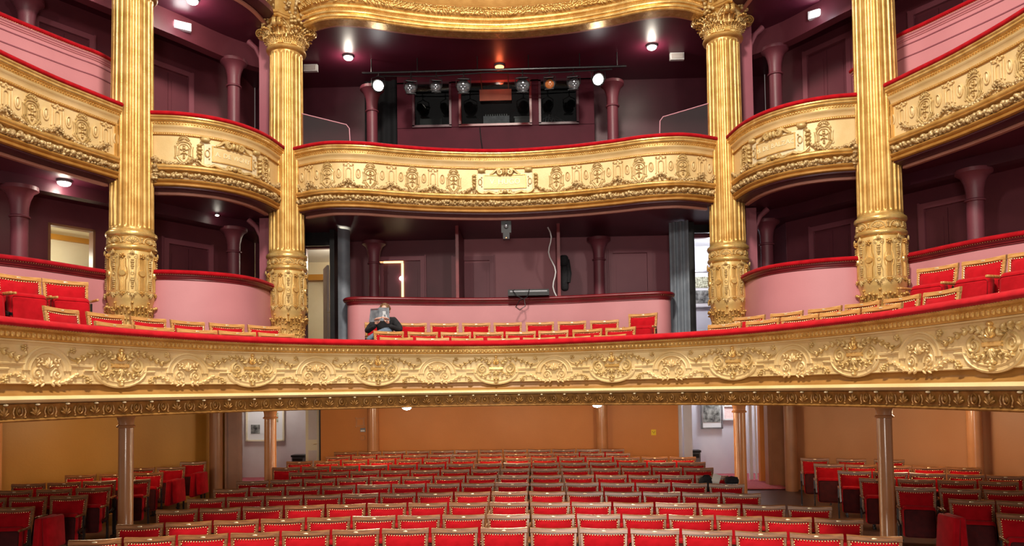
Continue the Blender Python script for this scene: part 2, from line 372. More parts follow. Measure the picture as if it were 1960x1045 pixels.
# soffit edge mouldings (the copper-pink lines under the upper fronts) and dark soffit strips
def edge_strip(cv, zb, nm, d0=-.20, w=.07, h=.05, s0=0, s1=None):
    return struct(sweep(cv, [(d0, zb), (d0 - w, zb), (d0 - w, zb + h), (d0 - .01, zb + h), (d0, zb + h * .6)], s0, s1).obj(nm, COPPER))
for i, cv in enumerate((F2C, F2L, F2R, F2OL, F2OR)):
    edge_strip(cv, Z1C - .09, 'trim_%d' % (i + 1)); edge_strip(cv, Z2C - .04, 'trim_%d' % (i + 11))
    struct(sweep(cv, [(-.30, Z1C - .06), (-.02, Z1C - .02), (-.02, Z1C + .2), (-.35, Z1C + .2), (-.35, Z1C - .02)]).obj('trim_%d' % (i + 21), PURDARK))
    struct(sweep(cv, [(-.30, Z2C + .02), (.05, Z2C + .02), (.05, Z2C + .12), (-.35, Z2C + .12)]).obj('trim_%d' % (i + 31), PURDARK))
# header beams along the ring of small columns
RING = Curve([(-9.0, 9.6), (-7.62, 11.3), (-6.3, 13.3), (-5.35, 14.7), (-3.6, 15.95), (-2.4, 16.15), (0, 16.25), (2.4, 16.15), (3.6, 15.95), (5.35, 14.7), (6.3, 13.3), (7.62, 11.3), (9.0, 9.6)])
sR = RING.near(4.6, 15.3); sL = RING.near(-4.6, 15.3)
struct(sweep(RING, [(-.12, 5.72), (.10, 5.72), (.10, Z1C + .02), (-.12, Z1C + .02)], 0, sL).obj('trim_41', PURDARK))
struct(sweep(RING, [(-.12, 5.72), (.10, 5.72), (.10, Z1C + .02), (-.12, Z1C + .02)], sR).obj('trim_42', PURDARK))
struct(sweep(RING, [(-.12, 9.16), (.10, 9.16), (.10, Z2C + .02), (-.12, Z2C + .02)], 0, sL).obj('trim_43', PURPLE))
struct(sweep(RING, [(-.12, 9.16), (.10, 9.16), (.10, Z2C + .02), (-.12, Z2C + .02)], sR).obj('trim_44', PURPLE))

# ------------------------------------------------------------------ lower balcony front
def leafrow(mb, fn, pts, size, both=True, w=.012, flat=.5):
    # small leaves along a 2-D path
    for i in range(len(pts) - 1):
        (a, b), (c, d) = pts[i], pts[i + 1]; an = math.atan2(d - b, c - a); k = 1 - .35 * i / len(pts)
        for sg in ((1, -1) if both else (-1,)):
            q = an + sg * .75; mb.blob(fn, (a + cos(q) * size * .7 * k, b + sin(q) * size * .7 * k, w), (size * k, size * .42 * k, size * flat), 6, 4, q)
def acanthus(mb, fn, u, v, L, ang, n=5, w=.012):
    # fan of leaf lobes
    for i in range(n):
        a = ang + (i - (n - 1) / 2) * .42; l = L * (1 - .22 * abs(i - (n - 1) / 2))
        mb.blob(fn, (u + cos(a) * l * .55, v + sin(a) * l * .55, w), (l * .52, l * .15, L * .16), 6, 4, a)
def rosette(mb, fn, u, v, r, w=.015, n=5):
    for i in range(n):
        a = 2 * pi * i / n; mb.blob(fn, (u + cos(a) * r * .6, v + sin(a) * r * .6, w), (r * .45, r * .35, r * .4), 6, 4, a)
    mb.blob(fn, (u, v, w + r * .3), (r * .35, r * .35, r * .35), 6, 4)
front = thing('balcony_front', 'curved lower balcony front in cream and gold with scroll relief and red rail', 'balcony', (0, 9.79, 2.19))
# face panel: rails, cove and torus in one swept wall
prof = [(-.07, 2.20), (-.05, 2.20), (-.05, 2.508), (.004, 2.510), (.006, 2.52), (.0, 2.526), (0, 2.84), (.015, 2.865), (.03, 2.872), (.03, 2.885), (.02, 2.89), (-.07, 2.89)]
sweep(R1, prof).obj('face_panel', CREAM, front, 30)
sweep(R1, [(-.02, 2.345), (.055, 2.345), (.085, 2.355), (.098, 2.376), (.085, 2.398), (.05, 2.408), (-.02, 2.41)]).obj('torus_moulding', CREAM, front, 60)
sweep(R1, [(-.06, 2.40), (.055, 2.405), (.018, 2.418), (-.014, 2.44), (-.028, 2.47), (-.032, 2.51), (-.06, 2.51)]).obj('cove', surf('shaded_cove_gilding', (.27, .12, .022), (.35, .165, .035), 5, .45), front, 60)  # shade of the recess put into a darker brown colour
sweep(R1, [(-.05, 2.188), (.05, 2.188), (.055, 2.20), (.045, 2.212), (.02, 2.216), (.022, 2.23), (.05, 2.34), (-.05, 2.345)]).obj('acanthus_ground', GOLDSHADE, front, 60)
sweep(R1, [(-.06, 2.888), (.035, 2.888), (.05, 2.90), (.06, 2.955), (.10, 2.965), (.105, 2.985), (-.06, 2.985)]).obj('cornice', GOLD, front, 30)
# egg and dart: tiny eggs under the rail
mb = MB(); n = int(R1.L / .052)
for i in range(n):
    s = (i + .5) * R1.L / n; fn = lambda u, v, w: R1.P(s + u, .052 + w, v)
    mb.blob(fn, (0, 2.925, .008), (.019, .026, .018), 6, 4)
stuff(mb.obj('egg_and_dart', GOLD2, front))
# rail cushion
sweep(R1, [(-.16, 2.985), (.10, 2.985), (.135, 2.995), (.14, 3.02), (.11, 3.05), (.02, 3.068), (-.08, 3.065), (-.15, 3.045), (-.165, 3.01)]).obj('rail_cushion', VELVET, front, 70)
mb = MB()
for i in range(int(R1.L / .03)):
    s = i * .03; mb.blob(lambda u, v, w: R1.P(s + u, .108 + w, v), (0, 2.984, 0), (.007, .007, .007), 4, 3)
stuff(mb.obj('braid_trim', NAIL, front))
PER = 1.578; mid = R1.L / 2
def motif(s0, kind, par):
    fn = lambda u, v, w: R1.P(s0 + u, w + .002, v)
    zt = 2.88
    def Y(y): return zt + .004 - (y - 190) / 1190
    def both(f):
        f(1); f(-1)
    if kind == 'A':
        band = MB()
        for (a, b, yy) in ((.30, .178, 430), (.262, .135, 452)):
            yl = Y(430 if a > .29 else 487)
            p = [(-.555 if a > .29 else -.40, yl), (-a, yl)] + [(a * cos(t), Y(455) + b * sin(t)) for t in [pi + pi * i / 18 for i in range(19)]] + [(a, yl), (.555 if a > .29 else .40, yl)]
            band.utube(fn, p, .0095, 5, 1.2)
        p = [(.281 * cos(t), Y(455) + .157 * sin(t)) for t in [pi + pi * i / 18 for i in range(19)]]
        band.utube(fn, p, .016, 5, .35)
        band.obj('strap_band', CREAM, par, 60)
        m = MB()
        def half(g):
            sp = spiral(g * .185, Y(420), .068, .006, 90 if g > 0 else 90, 1.9, 26, -g)
            m.utube(fn, sp, taper(len(sp), .013, .006), 5, 1.1)
            sp2 = [(g * .185, Y(420) + .068)] + [(g * (.185 - .05), Y(335)), (g * .075, Y(400)), (g * .06, Y(440)), (g * .10, Y(500)), (g * .17, Y(530)), (g * .23, Y(515)), (g * .26, Y(470))]
            m.utube(fn, sp2[1:], taper(7, .008, .011), 5, 1)
            m.utube(fn, [(g * .06, Y(455)), (g * .11, Y(497)), (g * .165, Y(500)), (g * .20, Y(478))], taper(4, .010, .006), 5, 1)
            leafrow(m, fn, [(g * .03, Y(480)), (g * .07, Y(520)), (g * .13, Y(545)), (g * .19, Y(530)), (g * .225, Y(500))], .026)
            br = [(g * .07, Y(345)), (g * .11, Y(295)), (g * .17, Y(270)), (g * .25, Y(272)), (g * .33, Y(300)), (g * .40, Y(335)), (g * .46, Y(365)), (g * .50, Y(385))]
            m.utube(fn, br, taper(8, .014, .007), 5, 1.2)
            leafrow(m, fn, br, .034, True, .014)
            m.utube(fn, [(g * .48, Y(380)), (g * .53, Y(365)), (g * .575, Y(335)), (g * .57, Y(290)), (g * .545, Y(275))], taper(5, .010, .006), 5, 1)
            rosette(m, fn, g * .535, Y(268), .030, .018)
            rosette(m, fn, g * .35, Y(600), .034, .012); m.utube(fn, [(g * .35, Y(560)), (g * .41, Y(545)), (g * .47, Y(550))], .006, 5, 1)
            leafrow(m, fn, [(g * .36, Y(570)), (g * .40, Y(550)), (g * .44, Y(550))], .018)
        half(1); half(-1)
        m.obj('scroll_relief', RELIEF, par, 60)
        m = MB()
        acanthus(m, fn, 0, Y(370), .115, pi / 2, 5, .018); m.blob(fn, (0, Y(238), .02), (.022, .022, .02), 7, 5)
        m.box((0, 0, 0), (0, 0, 0)) if 0 else None
        for yy, hh in ((408, .010), (425, .012)):
            m.utube(fn, [(-.095, Y(yy)), (.095, Y(yy))], hh, 6, 1.3)
        m.obj('plume', GOLD2, par, 60)
        m = MB(); acanthus(m, fn, 0, Y(450), .10, -pi / 2, 5, .014); acanthus(m, fn, 0, Y(530), .07, -pi / 2, 3, .016)
        for dx, yy, r in ((-.022, 585, .018), (.022, 585, .018), (0, 612, .018), (0, 640, .02)): m.blob(fn, (dx, Y(yy), .02), (r, r, r), 7, 5)
        m.obj('pendant', RELIEF, par, 60)
    else:
        band = MB()
        for (r, yb) in ((.243, 430), (.186, 470)):
            p = [(r * cos(t), Y(495) + r * .86 * sin(t)) for t in [pi * i / 18 for i in range(19)]]
            band.utube(fn, p, .0100, 5, 1.2)
        p = [(.215 * cos(t), Y(495) + .215 * .86 * sin(t)) for t in [pi * i / 18 for i in range(19)]]
        band.utube(fn, p, .020, 5, .3)
        band.obj('strap_band', CREAM, par, 60)
        m = MB(); acanthus(m, fn, 0, Y(470), .10, pi / 2, 5, .012)
        for g in (1, -1):
            sp = spiral(g * .100, Y(530), .058, .006, 200 if g > 0 else -20, 1.7, 24, -g)
            m.utube(fn, sp, taper(len(sp), .010, .005), 5, 1); m.blob(fn, (g * .1, Y(530), .008), (.012, .012, .012), 6, 4)
            leafrow(m, fn, [(g * .03, Y(440)), (g * .06, Y(395)), (g * .10, Y(380)), (g * .14, Y(400))], .024)
            m.blob(fn, (g * .10, Y(438), .01), (.014, .014, .012), 6, 4)
            lf = [(g * .04, Y(625)), (g * .10, Y(632)), (g * .17, Y(620)), (g * .23, Y(590)), (g * .28, Y(550)), (g * .33, Y(525))]
            m.utube(fn, lf, taper(6, .006, .010, .014), 5, 1); leafrow(m, fn, lf, .028, True, .008, .4)
        m.obj('scroll_relief', CREAM, par, 60)
k = int(mid / PER); MB.rk = 1.4
for i in range(-k, k + 1):
    if .6 < mid + i * PER < R1.L - .6: motif(mid + i * PER, 'A', front)
    if .4 < mid + (i + .5) * PER < R1.L - .4: motif(mid + (i + .5) * PER, 'B', front)
MB.rk = 1.15
# acanthus band with pale beads below the torus
nb = int(mid / (PER / 5))
for i in range(-nb, nb + 1):
    s = mid + i * PER / 5
    if not .15 < s < R1.L - .15: continue
    fn = lambda u, v, w: R1.P(s + u, w, v)
    m = MB().blob(fn, (0, 2.333, .068), (.020, .011, .016), 7, 4); m.obj('bead', PALE, front)
    m = MB()
    for a, l in ((0, .085), (.5, .075), (-.5, .075), (.95, .06), (-.95, .06)):
        m.blob(fn, (sin(a) * l * .6, 2.232 + cos(a) * l * .62, .048), (l * .16, l * .55, .014), 6, 4, -a)
    q = PER / 10
    p = [(q + .030 * cos(t), 2.28 + .042 * sin(t)) for t in [2 * pi * j / 14 for j in range(15)]]; m.utube(fn, p, .006, 5, 1, .045)
    for g in (1, -1): m.utube(fn, [(q + g * .05, 2.235), (q + g * .062, 2.27), (q + g * .05, 2.31)], .005, 4, 1, .045); m.blob(fn, (q + g * .055, 2.225, .045), (.014, .010, .010), 5, 3)
    m.blob(fn, (q, 2.28, .04), (.020, .030, .012), 6, 4)
    m.obj('acanthus_leaf', GOLDSHADE, front, 60)
MB.rk = 1.0

# ------------------------------------------------------------------ giant gilded columns
def acan_leaf(mb, C, th, r0, z0, h, wd, out, n=7):
    # an acanthus leaf that climbs a bell and curls outward; lobed edge, centre rib
    a = Vector((sin(th), -cos(th), 0)); t = Vector((cos(th), sin(th), 0)); C = Vector(C)
    vs = []; m = 5
    for i in range(n):
        q = i / (n - 1)
        if q < .78: z = z0 + h * q / .78; r = r0 + out * .25 * (q / .78) ** 2
        else:
            b = (q - .78) / .22 * 2.6; z = z0 + h + h * .10 * sin(b) ; r = r0 + out * .25 + out * .55 * (1 - cos(b)) * .6
        ww = wd * (.75 + .35 * sin(q * 3.0)) * (1 if i % 2 else .82) * (1 if q < .9 else .6)
        for j in range(m):
            s = (j - (m - 1) / 2) / ((m - 1) / 2)
            rr = r + (.020 if j == 2 else .0 if j in (1, 3) else .014) - abs(s) * .01
            vs.append(C + a * rr + t * (s * ww / 2) + Vector((0, 0, z - abs(s) * h * .03)))
    k = len(vs)
    # thickness: an inner copy
    vs2 = [v - a * .018 for v in vs]
    fs = []
    for i in range(n - 1):
        for j in range(m - 1):
            p = i * m + j; fs.append((p, p + 1, p + m + 1, p + m)); fs.append((k + p, k + p + m, k + p + m + 1, k + p + 1))
    for i in range(n - 1):
        for j, sg in ((0, 0), (m - 1, 1)):
            p = i * m + j; fs.append((p, p + m, k + p + m, k + p) if sg == 0 else (p, k + p, k + p + m, p + m))
    p = (n - 1) * m; fs += [(p + j, p + j + 1, k + p + j + 1, k + p + j) for j in range(m - 1)]
    mb.add(vs + vs2, fs)
    fn = lambda u, v, w: C + a * w + t * u + Vector((0, 0, v))
    for g in (-1, 1): mb.blob(fn, (g * wd * .22, z0 + h * 1.02, r0 + out * .45), (wd * .24, h * .09, .026), 6, 4)
    mb.blob(fn, (0, z0 + h * 1.03, r0 + out * .62), (wd * .26, h * .10, .032), 7, 5)
def shaft_mesh(r_bot, r_top, z0, z1, nf=24, per=8):
    n = nf * per; zs = [z0, z0 + .03, z0 + .05, z0 + .07, z0 + .10] + [z0 + .10 + (z1 - z0 - .2) * i / 5 for i in range(1, 5)] + [z1 - .10, z1 - .07, z1 - .05, z1 - .03, z1]
    vs = []
    for z in zs:
        q = (z - z0) / (z1 - z0); r = r_bot + (r_top - r_bot) * q; pitch = 2 * pi * r / nf; hw = pitch * .37
        e0 = z0 + .035 + hw; e1 = z1 - .035 - hw
        for j in range(n):
            u = ((j % per) / per - .5) * pitch
            dz = (e0 - z) if z < e0 else (z - e1) if z > e1 else 0
            rr2 = u * u + dz * dz
            dep = math.sqrt(max(0, hw * hw - rr2)) * .75
            vs.append(Vector(((r - dep) * cos(2 * pi * j / n), (r - dep) * sin(2 * pi * j / n), z)))
    k = len(zs); fs = [(i * n + j, i * n + (j + 1) % n, (i + 1) * n + (j + 1) % n, (i + 1) * n + j) for i in range(k - 1) for j in range(n)]
    fs += [tuple(reversed(range(n))), tuple(range((k - 1) * n, k * n))]
    return vs, fs
def giant_column(proto, x, y, label, face):
    root = thing('fluted_column', label, 'column', (x, y, 3.4), 'gilded fluted giant columns')
    if proto is not None:
        for ch in proto.children:
            c = ch.copy(); COL.objects.link(c); c.parent = root; c.rotation_euler = (0, 0, face - FACE0)
            for g in ch.children: d = g.copy(); COL.objects.link(d); d.parent = c
        return root
    O = Vector((x, y, 0)); ORG[root.name] = Vector((x, y, 3.4))
    def at(mb):  # move to the axis
        mb.v = [v + O for v in mb.v]; return mb
    vs, fs = shaft_mesh(.338, .312, 5.115, 9.07)
    at(MB().add(vs, fs)).obj('shaft', GOLD, root, 50)
    at(MB().lathe([(.33, 4.98), (.345, 4.985), (.375, 5.0), (.388, 5.02), (.392, 5.045), (.385, 5.075), (.365, 5.09), (.35, 5.10), (.342, 5.12), (.30, 5.13)], n=48)).obj('upper_ring', GOLD2, root)
    at(MB().lathe([(.33, 4.75), (.36, 4.765), (.385, 4.79), (.392, 4.815), (.385, 4.84), (.365, 4.86), (.35, 4.87), (.30, 4.875)], n=48)).obj('lower_ring', GOLD2, root)
    at(MB().lathe([(.33, 4.86), (.352, 4.87), (.352, 4.99), (.33, 5.0)], n=48)).obj('shell_band', GOLD, root)
    at(MB().lathe([(.30, 3.30), (.345, 3.30), (.345, 3.36), (.325, 3.40), (.31, 3.6), (.318, 3.80), (.335, 3.90), (.352, 3.95), (.366, 4.0), (.366, 4.66), (.36, 4.72), (.345, 4.76), (.30, 4.77)], n=48)).obj('drum', GOLDP, root, 30)
    def cyl(r): return lambda u, v, w: O + Vector((sin(u / r + face) * (r + w), -cos(u / r + face) * (r + w), v))
    MB.rk = 1.35
    # shells in the band
    m = MB(); fn = cyl(.352); P8 = 2 * pi * .352 / 8
    for i in range(8):
        u0 = (i + .5) * P8
        m.utube(fn, [(u0 + .105 * cos(t), 4.885 + .10 * sin(t)) for t in [pi * j / 12 for j in range(13)]], .008, 5, 1)
        for j in range(7):
            a = pi * (.12 + .76 * j / 6); m.blob(fn, (u0 + cos(a) * .05, 4.885 + sin(a) * .045, .004), (.048, .009, .012), 5, 4, a)
        m.blob(fn, (u0, 4.885, .006), (.02, .014, .014), 6, 4)
        for (du, v, r) in ((P8 / 2, 4.90, .018), (P8 / 2, 4.93, .014), (P8 / 2, 4.957, .018), (P8 / 2 - .03, 4.885, .012), (P8 / 2 + .03, 4.885, .012)): m.blob(fn, (u0 + du, v, .006), (r, r, r * .8), 6, 4)
    at0 = m.obj('shell_relief', RELIEF, root, 60)
    # drum panels
    fn = cyl(.366); P8 = 2 * pi * .366 / 8
    for i in range(8):
        u0 = i * P8; m = MB()     # straps with disc
        for g in (-.022, 0, .022): m.utube(fn, [(u0 + g, 4.10), (u0 + g, 4.62)], .006, 5, 1)
        for g in (-1, 1): m.utube(fn, [(u0 + g * .045, 4.62), (u0 + g * .045, 4.50), (u0 + g * .062, 4.46), (u0 + g * .072, 4.38), (u0 + g * .062, 4.30), (u0 + g * .045, 4.26), (u0 + g * .045, 4.10)], .0065, 5, 1)
        rosette(m, fn, u0, 4.66, .046, .020, 5)
        m.utube(fn, [(u0 - .04, 4.07), (u0 + .04, 4.07)], .012, 5, 1); rosette(m, fn, u0, 4.045, .036, .014, 4)
        m.obj('strap_relief', GOLD, root, 60)
        m = MB(); cc = [fn(u0 + .056 * cos(t), 4.38 + .056 * sin(t), .010) for t in [2 * pi * j / 20 for j in range(20)]]
        vsd = cc + [fn(u0 + .046 * cos(t), 4.38 + .046 * sin(t), .026) for t in [2 * pi * j / 20 for j in range(20)]] + [fn(u0 + .062 * cos(t), 4.38 + .062 * sin(t), -.005) for t in [2 * pi * j / 20 for j in range(20)]]
        m.add(vsd, [(40 + j, 40 + (j + 1) % 20, (j + 1) % 20, j) for j in range(20)] + [(j, (j + 1) % 20, 20 + (j + 1) % 20, 20 + j) for j in range(20)] + [tuple(range(20, 40))])
        m.obj('disc', GOLD2, root, 30)
        u0 += P8 / 2; m = MB()    # foliate drop in a frame
        for g in (-1, 1):
            m.utube(fn, [(u0 + g * .052, 4.10), (u0 + g * .052, 4.20), (u0 + g * .038, 4.26), (u0 + g * .038, 4.31), (u0 + g * .052, 4.45), (u0 + g * .052, 4.60), (u0 + g * .075, 4.64), (u0 + g * .07, 4.69), (u0 + g * .035, 4.70)], .0065, 5, 1)
            sp = spiral(u0 + g * .040, 4.645, .022, .004, 90, 1.3, 12, -g); m.utube(fn, sp, .007, 5, 1.2)
            sp = spiral(u0 + g * .045, 4.055, .024, .004, -90, 1.3, 12, g); m.utube(fn, sp, .007, 5, 1.2)
            m.utube(fn, [(u0 + g * .07, 4.08), (u0 + g * .10, 4.05), (u0 + g * .12, 4.08)], .008, 5, 1)
        acanthus(m, fn, u0, 4.685, .085, pi / 2, 5, .024); acanthus(m, fn, u0, 4.07, .10, -pi / 2, 5, .020)
        m.utube(fn, [(u0 + .022 * cos(t), 4.38 + .025 * sin(t)) for t in [2 * pi * j / 12 for j in range(13)]], .007, 5, 1.2)
        for v, r in ((4.60, .024), (4.565, .028), (4.53, .022), (4.50, .026), (4.465, .018), (4.30, .024), (4.27, .030), (4.235, .024), (4.205, .020), (4.17, .024), (4.14, .016)):
            m.blob(fn, (u0 - r * .35, v, .008), (r * .75, r * .7, .014), 6, 4, .6); m.blob(fn, (u0 + r * .35, v, .008), (r * .75, r * .7, .014), 6, 4, -.6)
        m.obj('foliate_drop', RELIEF, root, 60)
    MB.rk = 1.0
    # foliage round the foot
    def ribbed_leaf(mb, th, r0, z0, h, wd, out, nr=5, rb=.013, ball=.026):
        A = Vector((sin(th), -cos(th), 0)); T_ = Vector((cos(th), sin(th), 0))
        for q in range(nr):
            s_ = (q - (nr - 1) / 2) / ((nr - 1) / 2); hh = h * (1 - .16 * s_ * s_); pts = []
            for (e, o) in ((0, 0), (.35, .06), (.65, .16), (.85, .42), (1.0, .85), (1.02, 1.1)):
                u = s_ * wd * (.22 + .30 * e); rr = math.hypot(r0 + out * o, 0) - u * u / (2 * r0)
                pts.append(O + A * rr + T_ * u + Vector((0, 0, z0 + hh * e)))
            mb.tube(pts, [rb, rb * .95, rb, rb * 1.1, rb * 1.2, rb * .8], 6)
            p = pts[-1]; B = ball * (1 - .25 * abs(s_)); mb.blob(lambda u, v, w: p + T_ * u + A * w + Vector((0, 0, v)), (0, -B * .4, 0), (B, B * .9, B), 7, 5)
            if q < nr - 1 and q > -1:
                for e in (.3, .55, .78):
                    u = s_ * wd * (.22 + .30 * e) + wd * .11; p2 = O + A * (r0 + .012) + T_ * u + Vector((0, 0, z0 + hh * e)); mb.blob(lambda a_, b_, c_: p2 + T_ * a_ + A * c_ + Vector((0, 0, b_)), (0, 0, 0), (wd * .075, h * .05, .016), 6, 4, .5 * (1 if s_ > 0 else -1))
    m = MB()
    for i in range(8): ribbed_leaf(m, i * pi / 4 + face, .315, 3.40, .44, .25, .065, 5, .014, .032)
    for i in range(8): ribbed_leaf(m, (i + .5) * pi / 4 + face, .315, 3.40, .50, .10, .035, 3, .012, .024)
    m.obj('foot_leaf', GOLD, root, 60)
    # capital
    cap = at(MB().lathe([(.30, 9.06), (.318, 9.075), (.345, 9.085), (.372, 9.10), (.382, 9.125), (.372, 9.15), (.345, 9.16), (.33, 9.165), (.322, 9.18), (.312, 9.20), (.315, 9.35), (.335, 9.47), (.38, 9.56), (.42, 9.60), (.30, 9.61)], n=48)).obj('capital', GOLD, root)
    for i in range(8): m = MB(); ribbed_leaf(m, i * pi / 4 + face + pi / 8, .325, 9.175, .17, .24, .085, 5, .013, .026); m.obj('lower_leaf', GOLDP, cap, 60)
    for i in range(8): m = MB(); ribbed_leaf(m, i * pi / 4 + face, .325, 9.19, .29, .22, .15, 5, .014, .030); m.obj('upper_leaf', GOLD, cap, 60)
    for i in range(4):
        th = face + pi / 4 + i * pi / 2; a = Vector((sin(th), -cos(th), 0)); t = Vector((cos(th), sin(th), 0)); m = MB()
        for g in (-1, 1):
            fnv = lambda u, v, w: O + a * u + t * (g * .05 + w) + Vector((0, 0, v))
            sp = [(.34, 9.34), (.37, 9.44), (.42, 9.53), (.47, 9.575)] + spiral(.505, 9.50, .085, .008, 100, 2.0, 30, -1)
            m.utube(fnv, sp, taper(len(sp), .019, .011), 6, 2.2)
        m.obj('volute', GOLD2, cap, 60)
        th = face + i * pi / 2; m = MB(); rr = .40
        fnf = lambda u, v, w: O + Vector((cos(th), sin(th), 0)) * u + Vector((sin(th), -cos(th), 0)) * (rr + w) + Vector((0, 0, v))
        for g in (-1, 1):
            sp = [(g * .15, 9.34), (g * .14, 9.44), (g * .10, 9.52)] + spiral(g * .060, 9.505, .040, .006, 60 if g > 0 else 120, 1.5, 16, -g)
            m.utube(fnf, sp, .012, 5, 1.4)
            m.utube(fnf, [(g * .05, 9.36), (g * .10, 9.43), (g * .20, 9.53), (g * .27, 9.585)], taper(4, .02, .012), 6, 1)
            for q in range(4): m.blob(fnf, (g * (.09 + .05 * q), 9.36 + .045 * q, -.03 + q * .012), (.034, .024, .028), 6, 4, g * .7)
        acanthus(m, fnf, 0, 9.40, .10, pi / 2, 5, .0); acanthus(m, fnf, 0, 9.46, .09, -pi / 2, 5, .01)
        for q in range(14): m.blob(fnf, (random.uniform(-.13, .13), random.uniform(9.56, 9.70), random.uniform(.02, .09)), (.036, .032, .032), 7, 5)
        m.obj('scroll_flower', RELIEF, cap, 60)
    pr = []
    for i in range(4):
        t0 = face + pi / 4 + i * pi / 2
        for dq in (-.07, .07): pr.append((sin(t0 + dq) * .60, -cos(t0 + dq) * .60))
        for q in range(1, 6):
            t1 = t0 + pi / 2 * q / 6; r = .60 - .17 * sin(pi * q / 6) ** .7; pr.append((sin(t1) * r, -cos(t1) * r))
    n = len(pr); m = MB(); lay = [(.94, 9.60), (.98, 9.615), (.98, 9.635), (1.03, 9.65), (1.05, 9.69), (.9, 9.69), (.9, 10.4)]
    m.add([O + Vector((a * s, b * s, z)) for s, z in lay for a, b in pr], [(i * n + j, i * n + (j + 1) % n, (i + 1) * n + (j + 1) % n, (i + 1) * n + j) for i in range(len(lay) - 1) for j in range(n)] + [tuple(range((len(lay) - 1) * n, len(lay) * n)), tuple(reversed(range(n)))])
    m.obj('abacus', GOLD, cap, 30)
    m = MB()
    for q in range(150):
        t1 = random.uniform(0, 2 * pi); r = .43 + random.uniform(-.02, .05) + .10 * abs(cos(2 * (t1 - face))) ** 3; z = random.uniform(9.70, 9.98); b = random.uniform(.022, .042)
        m.blob(lambda u, v, w: O + Vector((sin(t1) * (r + w) + cos(t1) * u, -cos(t1) * (r + w) + sin(t1) * u, v)), (0, z, 0), (b * random.uniform(.8, 1.4), b, b), 6, 4, random.uniform(0, 3))
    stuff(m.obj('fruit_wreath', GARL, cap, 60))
    return root
FACE0 = pi / 4
INX, INY, OUX, OUY = 4.29, 14.12, 6.16, 11.93
c0 = giant_column(None, -INX, INY, 'gilded fluted column left of the centre balcony bay, capital in view', FACE0)
giant_column(c0, INX, INY, 'gilded fluted column right of the centre balcony bay, capital in view', -FACE0)
giant_column(c0, -OUX, OUY, 'nearest gilded fluted column on the left, standing beside the left boxes', FACE0 + .15)
giant_column(c0, OUX, OUY, 'nearest gilded fluted column on the right, standing beside the right boxes', -FACE0 - .15)

# ------------------------------------------------------------------ upper balcony fronts
MB.rk = 1.3
LETTER = surf('gilt_lettering', (.92, .80, .52), rough=.3, metal=.2)
def text_on(cv, s0, z, txt, size, par, mat, d):
    cu = bpy.data.curves.new('lettering', 'FONT'); cu.body = txt; cu.size = size; cu.align_x = 'CENTER'; cu.align_y = 'CENTER'; cu.extrude = .004; cu.resolution_u = 3
    to = bpy.data.objects.new('tmp', cu); COL.objects.link(to)
    dg = bpy.context.evaluated_depsgraph_get(); me = to.evaluated_get(dg).to_mesh()
    m = MB(); m.add([cv.P(s0 + v.co.x, d + v.co.z, z + v.co.y) for v in me.vertices], [tuple(p.vertices) for p in me.polygons])
    to.to_mesh_clear() if False else None
    bpy.data.objects.remove(to); return m.obj('lettering', mat, par, 30)
def fruit_row(mb, cv, s0, s1, z, d, r, dz=.02):
    s = s0
    while s < s1:
        fn = lambda u, v, w: cv.P(s + u, w, v); q = random.uniform(.6, 1.25) * r
        mb.blob(fn, (0, z + random.uniform(-dz, dz), d + random.uniform(-.01, .015)), (q * random.uniform(.8, 1.3), q * random.uniform(.8, 1.1), q), 6, 4, random.uniform(0, 3)); s += r * .62
def shield(cv, s0, par):
    fn = lambda u, v, w: cv.P(s0 + u, .012 + w, v); m = MB(); Z = lambda y: 6.79 - (y - 165) / 788
    out = [(0, 560), (.05, 520), (.085, 490), (.115, 460), (.118, 435), (.10, 425), (.10, 330), (.115, 305), (.10, 285), (.085, 262), (.05, 245), (0, 240)]
    for g in (1, -1):
        m.utube(fn, [(g * a, Z(b)) for a, b in out], .009, 5, 1.2)
        m.utube(fn, [(g * a * .72, Z(400 + (b - 400) * .8)) for a, b in out], .006, 5, 1.2)
        m.utube(fn, [(g * .145, Z(300)), (g * .135, Z(330)), (g * .135, Z(430)), (g * .15, Z(460)), (g * .13, Z(475))], .007, 5, 1)
        m.utube(fn, spiral(g * .10, Z(255), .024, .004, 90, 1.2, 10, g), .008, 5, 1)
        m.utube(fn, spiral(g * .075, Z(468), .026, .004, 0, 1.3, 10, g), .007, 5, 1)
        m.blob(fn, (g * .045, Z(345), .004), (.034, .012, .01), 6, 4, g * .5); m.blob(fn, (g * .035, Z(400), .004), (.03, .012, .01), 6, 4, -g * .7)
    for i in range(7):
        a = pi * (.08 + .84 * i / 6); m.blob(fn, (cos(a) * .062, Z(232) + sin(a) * .050, .008), (.028, .010, .012), 5, 4, a)
    m.utube(fn, arc(0, Z(235), .092, 15, 165, 10), .007, 5, 1)
    for yy, r in ((300, .022), (330, .028), (365, .018), (395, .026), (430, .018), (455, .022)): m.blob(fn, (0, Z(yy), .008), (r, r * .8, .016), 7, 4)
    m.obj('shield_relief', RELIEF, par, 60)
